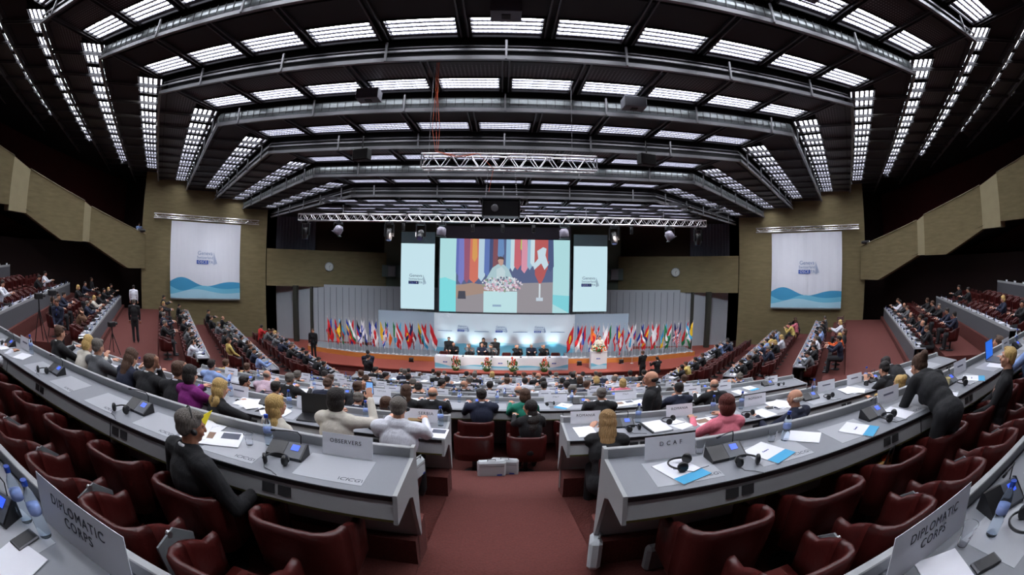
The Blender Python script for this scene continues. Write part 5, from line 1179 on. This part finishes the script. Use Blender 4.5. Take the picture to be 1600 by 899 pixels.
# presidium armchairs and people
pxx = [(-3.1, None), (-2.55, ('x', 'g', 'k')), (-1.70, ('s', 'g', 'g')), (-1.02, ('x', 'b', 'n')), (-.52, ('s', 'g', 'g')), (.30, None), (.86, ('x', 'g', 'k')), (1.62, ('s', 'w', 'n')), (2.28, ('x', 'g', 'k')), (2.95, None)]
for i, (x, p) in enumerate(pxx):
    put_chair(RT(x, 23.72, -5.7, math.pi), 'oxblood armchair behind the presidium table, %s from left%s' % (ORD[i + 1], ', empty' if not p else ''), 'oxblood leather armchairs')
    if p: person(big(RT(x, 23.74, -5.74, math.pi)), PZ('desk' if i % 2 else 'chin'), p[0], p[1], p[2], 'person with %s in %s at the presidium, %s chair from left' % ('thin hair' if p[0] == 'x' else HN[p[1]] + ' hair', {'k': 'black suit', 'n': 'navy suit', 'g': 'grey suit'}[p[2]], ORD[i + 1]), face=True, tie=mat('dark_tie', srgb(50, 40, 60), .5))
for x, fem, lab in ((-2.9, 0, 'aide in black suit seated behind the left end of the presidium'), (-.98, 1, 'dark-haired woman in black seated behind the presidium'), (-.33, 0, 'dark-haired aide in black seated behind the middle of the presidium')):
    put_chair(RT(x, 24.35, -5.55, math.pi), 'oxblood armchair in the second row behind the presidium, near the %s' % ('left end' if x < -2 else 'woman in black' if fem else 'middle'), 'oxblood leather armchairs')
    person(big(RT(x, 24.35, -5.6, math.pi)), PZ('lap', False, bool(fem)), 'L' if fem else 's', 'd', 'k', lab, face=True)
    g = G(); g.box(x - .35, x + .35, 24.0, 24.7, -5.7, -5.55); g.build('riser', BLACK, o)
# flower arrangements
FC = [mat('flower_red', srgb(200, 50, 35), .6), mat('flower_orange', srgb(235, 120, 50), .6), mat('flower_white', srgb(240, 238, 225), .6), mat('flower_yellow', srgb(235, 205, 110), .6), mat('leaf_green', srgb(48, 96, 40), .6)]
def flowers(M, w, h, lab, pale=False, seed=1):
    o = thing('flower_arrangement', lab, 'flowers', M); r_ = random.Random(seed)
    g = G(); g.lathe([(w * .25, 0), (w * .36, h * .18), (w * .30, h * .2)], n=12); g.build('basket', FC[4], o)
    for k, nm in ((4, 'leaves'), (2, 'white_blooms'), (1, 'orange_blooms'), (0, 'red_blooms'), (3, 'yellow_blooms')):
        g = G(); n = {4: 40, 2: 34, 1: 22, 0: 22, 3: 14}[k]
        if pale: n = {4: 30, 2: 50, 1: 18, 0: 12, 3: 16}[k]
        for i in range(n):
            a = r_.uniform(0, 6.28); q = math.sqrt(r_.random()) * w * .5; up = r_.random()
            if k == 2 and not pale: z = h * (.2 + .25 * up)
            elif k in (0, 1) and not pale: q *= .75; z = h * (.35 + .65 * up); q *= (1.1 - .6 * up)
            else: z = h * (.15 + .6 * up)
            rr = r_.uniform(.016, .03) * (w / .5) * (1.2 if pale else 1); g.ell((q * math.cos(a), q * math.sin(a) * .7, z), (rr, rr, rr * (2.2 if k in (0, 4) else .9)), 6, 4)
        g.build(nm, FC[k], o)['kind'] = 'stuff'
for i, x in enumerate((-2.3, -.72, .62, 2.22)): flowers(RT(x, 22.34, -5.7), .56, .76, 'red orange and white flower arrangement before the presidium table, %s from left' % ORD[i + 1], seed=i)
# lectern and speaker
o = thing('lectern', 'white lectern with blue wave front on the right of the stage', 'lectern', RT(5.12, 22.62, -5.7))
g = G(); g.prism([(0, 0), (.45, 0), (.45, 1.02), (.0, .94)], -.43, .43); g.build('lectern_body', mat('white_laminate', (0, 0, 0)), o)
g = G(); g.box(-.44, .44, -.02, .47, .94, .965); g.build('reading_top', mat('white_laminate', (0, 0, 0)), o)
g = G(); wave(g, -.43, .43, .01, .28, .06, .2, .8, 0, -.004); wave(g, -.43, .43, .01, .2, .04, .6, .9, 1, -.007); g.build('wave_print', [WV1, WV2], o)
g = G(); g.box(-.14, .06, -.006, 0, .55, .61); g.build('logo_box', LOGOB, o); lettering('OSCE', .05, WHITE, o, Matrix.Translation((-.04, -.009, .58)) @ FRONT, extrude=.0005)
flowers(RT(5.12, 22.80, -4.76), .80, .34, 'wide pale pink and white flower arrangement lying on the lectern', True, 9)
person(big(RT(5.28, 23.45, -5.70, math.pi)), PZ('lectern', True, True), 's', 'b', 'c', 'woman in cream jacket speaking behind the lectern', face=True)
for x, y in ((4.25, 23.6), (6.65, 23.7), (-4.9, 23.7)):
    o = thing('floor_spotlight', 'small black floor spotlight on the stage, %s' % ('left of the lectern' if 4 < x < 5 else 'right of the lectern' if x > 5 else 'before the left flags'), 'spotlight', RT(x, y, -5.7))
    g = G(); g.rbox(-.12, .12, -.1, .1, .06, .24, .02); g.build('lamp_housing', PLASTIC, o); g = G(); g.box(-.14, .14, -.03, .03, 0, .06); g.build('yoke', PLASTIC, o)
# ---- flags
FCOL = dict(r=(205, 30, 40), b=(30, 60, 160), w=(232, 232, 236), y=(245, 200, 40), g=(20, 120, 70), k=(22, 22, 24), o=(240, 120, 40), c=(70, 170, 215), n=(22, 34, 90), m=(130, 24, 40), d=(12, 80, 60))
FM = {k: mat('flag_' + {'r': 'red', 'b': 'blue', 'w': 'white', 'y': 'yellow', 'g': 'green', 'k': 'black', 'o': 'orange', 'c': 'sky_blue', 'n': 'navy', 'm': 'maroon', 'd': 'dark_green'}[k], srgb(*v), .75) for k, v in FCOL.items()}
CN = dict(r='red', b='blue', w='white', y='yellow', g='green', k='black', o='orange', c='sky blue', n='navy', m='maroon', d='dark green')
def fcol(p, u, v):           # u from pole to fly, v from top to bottom
    t, a = p.split(':'); q = a.split(',')
    if t == 'h': return q[min(int(v * len(q)), len(q) - 1)]
    if t == 'v': return q[min(int(u * len(q)), len(q) - 1)]
    if t == 'x':
        du, dv = abs(u - .36), abs(v - .5)
        if du < .07 or dv < .09: return q[1]
        if len(q) > 2 and (du < .13 or dv < .16): return q[2]
        return q[0]
    if t == 'c': return q[1] if (u - .5) ** 2 * 1.6 + (v - .5) ** 2 < .07 else q[0]
    if t == 'p': return q[1] if (abs(u - .5) < .12 and abs(v - .5) < .34) or (abs(v - .5) < .16 and abs(u - .5) < .25) else q[0]
    if t == 's': return q[1 + int(v * 9) % 2] if not (u < .42 and v < .55) else q[0]
    if t == 'u': return 'r' if abs(u - .5) < .07 or abs(v - .5) < .1 else 'w' if abs(u - .5) < .12 or abs(v - .5) < .17 or abs(abs(u - .5) - abs(v - .5)) < .09 else 'n'
    return q[0]
TOPHALF = 1.95
def flag(x, y, z, pat, label, H=.80, L=1.16, hp=1.95, sway=1, seed=0, big=False):
    o = thing('flag', label, 'flag', RT(x, y, z), 'national flags in a row on the stage')
    g = G(); g.tube([(0, 0, 0), (0, 0, hp)], .011, 6); g.lathe([(.09, 0), (.09, .02), (.02, .035)], n=12); g.build('flagpole', mat('white_pole', srgb(205, 205, 210), .4), o)
    g = G(); g.ell((0, 0, hp + .02), (.018, .018, .03), 8, 6); g.build('finial', mat('silver_finial', srgb(200, 200, 190), .3, .8), o, True)
    nu, nv = 16, 14; r_ = random.Random(seed); ph = r_.uniform(0, 6); vs = []; fs = []; mi = []; used = []
    for i in range(nu + 1):
        for j in range(nv + 1):
            u, v = i / nu, j / nv; al = .25 + .10 * (1 - v)
            px = u * L * al + .04 * math.sin(ph + u * 9 + v * 2) * u; pz = hp - .03 - v * H * (1 - .2 * u) - u * L * .84
            py = .055 * math.sin(ph + u * 13 + v * 5) * (.3 + u); vs.append((sway * px, py, pz))
    for i in range(nu):
        for j in range(nv):
            c = fcol(pat, (i + .5) / nu, (j + .5) / nv)
            if c not in used: used.append(c)
            fs.append((i * (nv + 1) + j, (i + 1) * (nv + 1) + j, (i + 1) * (nv + 1) + j + 1, i * (nv + 1) + j + 1)); mi.append(used.index(c))
    g = G(); g.v = vs; g.f = fs; g.mi = mi; me = g.mesh('flag_cloth', True); me.update()
    for c in used: me.materials.append(FM[c])
    me.polygons.foreach_set('material_index', mi); ob('flag_cloth', me, o); return o
LEFTF = ['c:r,k', 'v:b,y,r', 'h:r,b,o', 'h:c,r,g', 'v:k,y,r', 'h:b,y,b', 'h:w,g,r', 'p:r,w', 'h:k,b,r', 'h:w,b,k', 'x:w,b', 'v:b,w,r', 'p:w,r', 's:b,b,w', 'v:y,w', 'v:g,w,o', 'x:b,r,w', 'v:g,w,r', 'h:r,w,r', 'c:c,y', 'c:r,y', 'h:m,w,m', 'h:n,r', 'h:y,g,r', 'h:r,w,c', 'v:r,r,w', 'h:r,r,w']
RIGHTF = ['c:r,y', 'v:b,y,r', 'h:r,w', 'v:r,b,r', 'c:o,r', 'h:r,w,b', 'x:r,n,w', 'h:w,r', 'h:w,w,r', 'v:g,r,r', 'v:b,y,r', 'p:r,w', 'x:c,y', 'h:w,b,r', 'x:r,w', 'h:w,b,r', 'h:n,w,r', 'h:b,w,r', 'h:r,y,r', 'h:r,w,g', 'v:w,w,r', 'c:r,w', 'c:g,w', 'h:c,y', 'h:r,w,g', 's:n,r,w', 'u:n', 's:n,r,w', 'h:c,w,g', 'h:r,g', 'v:y,w']
def fl_label(pat, side, i):
    q = []
    src = 'nrw' if pat[0] == 'u' else ''.join(pat[2:].split(','))
    for c in src:
        if CN[c] not in q: q.append(CN[c])
    q = q[:3]
    return '%s flag, %s from left in the %s flag row' % (' and '.join(q) if len(q) < 3 else '%s, %s and %s' % tuple(q), ORD[i + 1], side)
for i, p in enumerate(LEFTF):
    u = i / (len(LEFTF) - 1); x = -10.15 + 6.2 * u; flag(x, 24.30 + .18 * (i % 2) - .15 * math.sin(u * 3.1) + .1, -5.45, p, fl_label(p, 'left', i), hp=1.92, sway=-1 if i % 3 == 1 else 1, seed=i)
for i, p in enumerate(RIGHTF):
    u = i / (len(RIGHTF) - 1); x = 4.0 + 7.35 * u; flag(x, 24.30 + .18 * (i % 2) - .15 * math.sin(u * 3.1) + .1 + .15 * u, -5.45, p, fl_label(p, 'right', i), hp=1.92, sway=-1 if i % 3 != 1 else 1, seed=40 + i)
flag(6.72, 23.7, -5.7, 'p:r,w', 'large red flag with white cross standing right of the lectern', H=.95, L=1.0, hp=2.1, sway=-1, seed=90)
flag(7.25, 23.6, -5.7, 'c:w,c', 'white flag with pale blue emblem standing in front of the right flags', H=.95, L=1.05, hp=2.1, sway=-1, seed=91)

# ================================================================ trusses and stage lights
def box_truss(label, x0, x1, y, z0, z1, w, seg, rr=.022):
    o = thing('lighting_truss', label, 'truss', RT(0, y, 0))
    g = G()
    for yy in (0, w):
        for z in (z0, z1): g.tube([(x0, yy, z), (x1, yy, z)], rr, 7)
    g.build('truss_chords', ALU, o)
    g = G(); n = int(round((x1 - x0) / seg)); st_ = (x1 - x0) / n
    for i in range(n):
        a, b = x0 + i * st_, x0 + (i + 1) * st_; m = (a + b) / 2
        for yy in (0, w): g.tube([(a, yy, z0), (m, yy, z1)], rr * .5, 5); g.tube([(m, yy, z1), (b, yy, z0)], rr * .5, 5)
        g.tube([(a, 0, z0), (m, w, z0)], rr * .5, 5); g.tube([(m, w, z0), (b, 0, z0)], rr * .5, 5)
    for x in (x0, x1):
        g.tube([(x, 0, z0), (x, 0, z1)], rr * .7, 6); g.tube([(x, w, z0), (x, w, z1)], rr * .7, 6); g.tube([(x, 0, z0), (x, w, z0)], rr * .7, 6); g.tube([(x, 0, z1), (x, w, z1)], rr * .7, 6)
    g.build('truss_lattice', ALU, o)
    return o
T1 = box_truss('long silver lighting truss across the front of the stage', -9.25, 9.15, 18.5, 1.56, 1.84, .28, .42, .026)
T2 = box_truss('short silver truss hung above the middle of the hall with a projector', -1.63, 1.83, 8.5, 1.78, 2.06, .28, .38, .02)
for x in (-1.5, 1.35): g = G(); g.tube([(x, .1, 2.06), (x, .1, 3.97)], .007, 5); g.build('suspension_wire', GREYMETAL, T2)
for x in (-7, -3.5, 0, 3.5, 7): g = G(); g.tube([(x, 0, 1.84), (x, 0, 2.24)], .02, 5); g.build('suspension_rod', GREYMETAL, T1)
g = G(); r_ = random.Random(2)
for k, x in enumerate((-1.45, -1.42, -1.40)):
    g.tube([(x, 8.55, 4.2), (x + .02, 8.56, 3.3), (x + .05 * k, 8.55, 2.6), (x + .1, 8.5, 2.1), (-1.0 + .1 * k, 8.45, 1.98), (-.5, 8.45, 2.05), (-.2, 8.45, 1.75), (-.28, 8.45, 1.3)], .006, 5)
tag(g.build('orange_cable', mat('orange_cable', srgb(190, 80, 40), .6)), 'orange cables running down onto the short truss and projector', 'cable')
o = thing('projector', 'black video projector hanging in a frame below the short truss', 'projector', RT(-.04, 8.45, 0))
g = G(); g.rbox(-.345, .345, -.1, .45, .83, 1.13, .02); g.build('projector_body', PLASTIC, o)
g = G(); g.box(-.36, .36, -.12, .47, 1.15, 1.17); g.box(-.36, -.34, -.12, .47, .82, 1.17); g.box(.34, .36, -.12, .47, .82, 1.17); g.build('hanging_frame', DARK, o)
g = G(Matrix.Translation((-.12, -.1, .98)) @ Matrix.Rotation(R(90), 4, 'X')); g.lathe([(.07, 0), (.07, .03), (.05, .035)], n=18); g.build('cooling_fan', GREYMETAL, o)
for x in (-.30, .30):
    g = G()
    for i in range(16): g.ell((x * (1 - .01 * i), 0, 1.18 + i * .038), (.014, .02, .016), 6, 4)
    g.build('chain', GREYMETAL, o)
def moving_head(x, lab, big=True, tilt=0, round_=True, grey=False, z=1.56):
    o = thing('stage_light', lab, 'stage light', RT(x, 18.5, z))
    m = mat('grey_lamp_housing', srgb(150, 146, 160), .4, .3) if grey else PLASTIC
    g = G(); g.rbox(-.15, .15, -.12, .12, -.16, -.04, .02); g.tube([(0, 0, -.04), (0, 0, .05)], .03, 8); g.build('clamp_base', PLASTIC, o)
    if not grey:
        for s in (-1, 1): g = G(); g.rbox(s * .19 - .03, s * .19 + .03, -.06, .06, -.66, -.14, .01); g.build('yoke_arm', PLASTIC, o)
        M = Matrix.Translation((0, 0, -.58)) @ Matrix.Rotation(tilt, 4, 'X')
        g = G(M); g.lathe([(.10, .26), (.145, .16), (.15, -.05), (.13, -.24), (.12, -.25)], n=16); g.build('lamp_head', PLASTIC, o, True)
        g = G(M); g.lathe([(.11, -.262), (.11, -.25)], n=16); g.build('lens', mat('blue_lens', srgb(120, 150, 210), .1, .4), o)
    else:
        M = Matrix.Translation((0, -.1, -.44)) @ Matrix.Rotation(tilt, 4, 'Y')
        g = G(M); g.lathe([(.10, .22), (.19, .14), (.20, -.10), (.17, -.16)], n=14); g.build('lamp_head', m, o, True)
        g = G(M); g.box(-.21, .21, -.21, .21, -.19, -.16); g.build('barn_doors', PLASTIC, o)
        g = G(); g.tube([(-.24, -.1, -.42), (-.22, -.1, -.12), (.22, -.1, -.12), (.24, -.1, -.42)], .014, 6); g.build('yoke_arm', PLASTIC, o)
for x, k, t, lab in ((-8.85, 0, .1, 'black moving head light at the left end of the stage truss'), (-7.15, 1, .6, 'grey fresnel lamp near the left end of the stage truss'), (-4.83, 0, -.3, 'black moving head light above the left lit banner'), (-3.45, 0, -.9, 'black moving head tilted down left of the screen'), (-2.55, 1, .1, 'grey fresnel lamp at the upper left of the screen'),
                     (2.55, 1, -.1, 'grey fresnel lamp at the upper right of the screen'), (4.72, 0, -.3, 'black moving head light above the right lit banner'), (7.25, 1, -.6, 'grey fresnel lamp near the right end of the stage truss'), (8.72, 0, .1, 'black moving head light at the right end of the stage truss')):
    moving_head(x, lab, tilt=t, grey=bool(k))
for i, x in enumerate((-4.2, -1.25, 0, 1.28, 5.5)):
    g = G(Matrix.Translation((x, 18.5, 1.36))); g.lathe([(.07, -.2), (.08, .0), (.06, .12)], n=12); g.box(-.1, .1, -.02, .02, .1, .2); tag(g.build('spotlight', PLASTIC), 'small black can spotlight under the stage truss, %s from left' % ORD[i + 1], 'spotlight', 'can spotlights under the stage truss')
for s in (-1, 1):      # loudspeakers and follow lamps
    for j, (x, y, z) in enumerate(((s * 4.0, 11.8, 2.9), (s * 2.75, 12.2, 3.1))):
        g = G(RT(x, y, z, s * .3)); g.rbox(-.26, .26, -.14, .14, -.22, .12, .03); g.tube([(0, 0, .1), (0, 0, .5)], .02, 6)
        if j == 0: tag(g.build('ceiling_loudspeaker', BLACK), 'black loudspeaker hanging under the ceiling %s of the short truss' % ('left' if s < 0 else 'right'), 'loudspeaker')
    o = thing('follow_spot', 'lit follow spot lamp on the %s balcony front' % ('left' if s < 0 else 'right'), 'spotlight', RT(s * 21.2, 19.1, .98, s * .9))
    g = G(Matrix.Rotation(R(90), 4, 'X')); g.lathe([(.07, -.4), (.11, -.2), (.11, .15)], n=14); g.build('lamp_housing', PLASTIC, o); g = G(Matrix.Rotation(R(90), 4, 'X')); g.lathe([(.10, .15), (.10, .16)], n=14); g.build('lamp_lens', mat('lit_lens', (1, 1, 1), .3, emit=3, ecol=(1, 1, .95)), o)
for x, y, z in ((-3.25, 9.7, 3.75), (3.1, 9.9, 3.72), (-.02, 7.0, 4.35), (-4.9, 5.0, 4.5), (5.1, 5.0, 4.5)):
    g = G(RT(x, y, z)); g.rbox(-.28, .28, -.2, .2, -.06, .2, .01); g.box(-.08, .08, -.08, .08, -.075, -.06, 1)
    tag(g.build('ceiling_unit', [mat('grey_ceiling_box', srgb(74, 74, 82), .6), BLACK]), 'grey square ventilation box among the ceiling lights, %s' % ({-3.25: 'left of centre', 3.1: 'right of centre', -.02: 'over the aisle', -4.9: 'upper left', 5.1: 'upper right'}[x]), 'ceiling box')
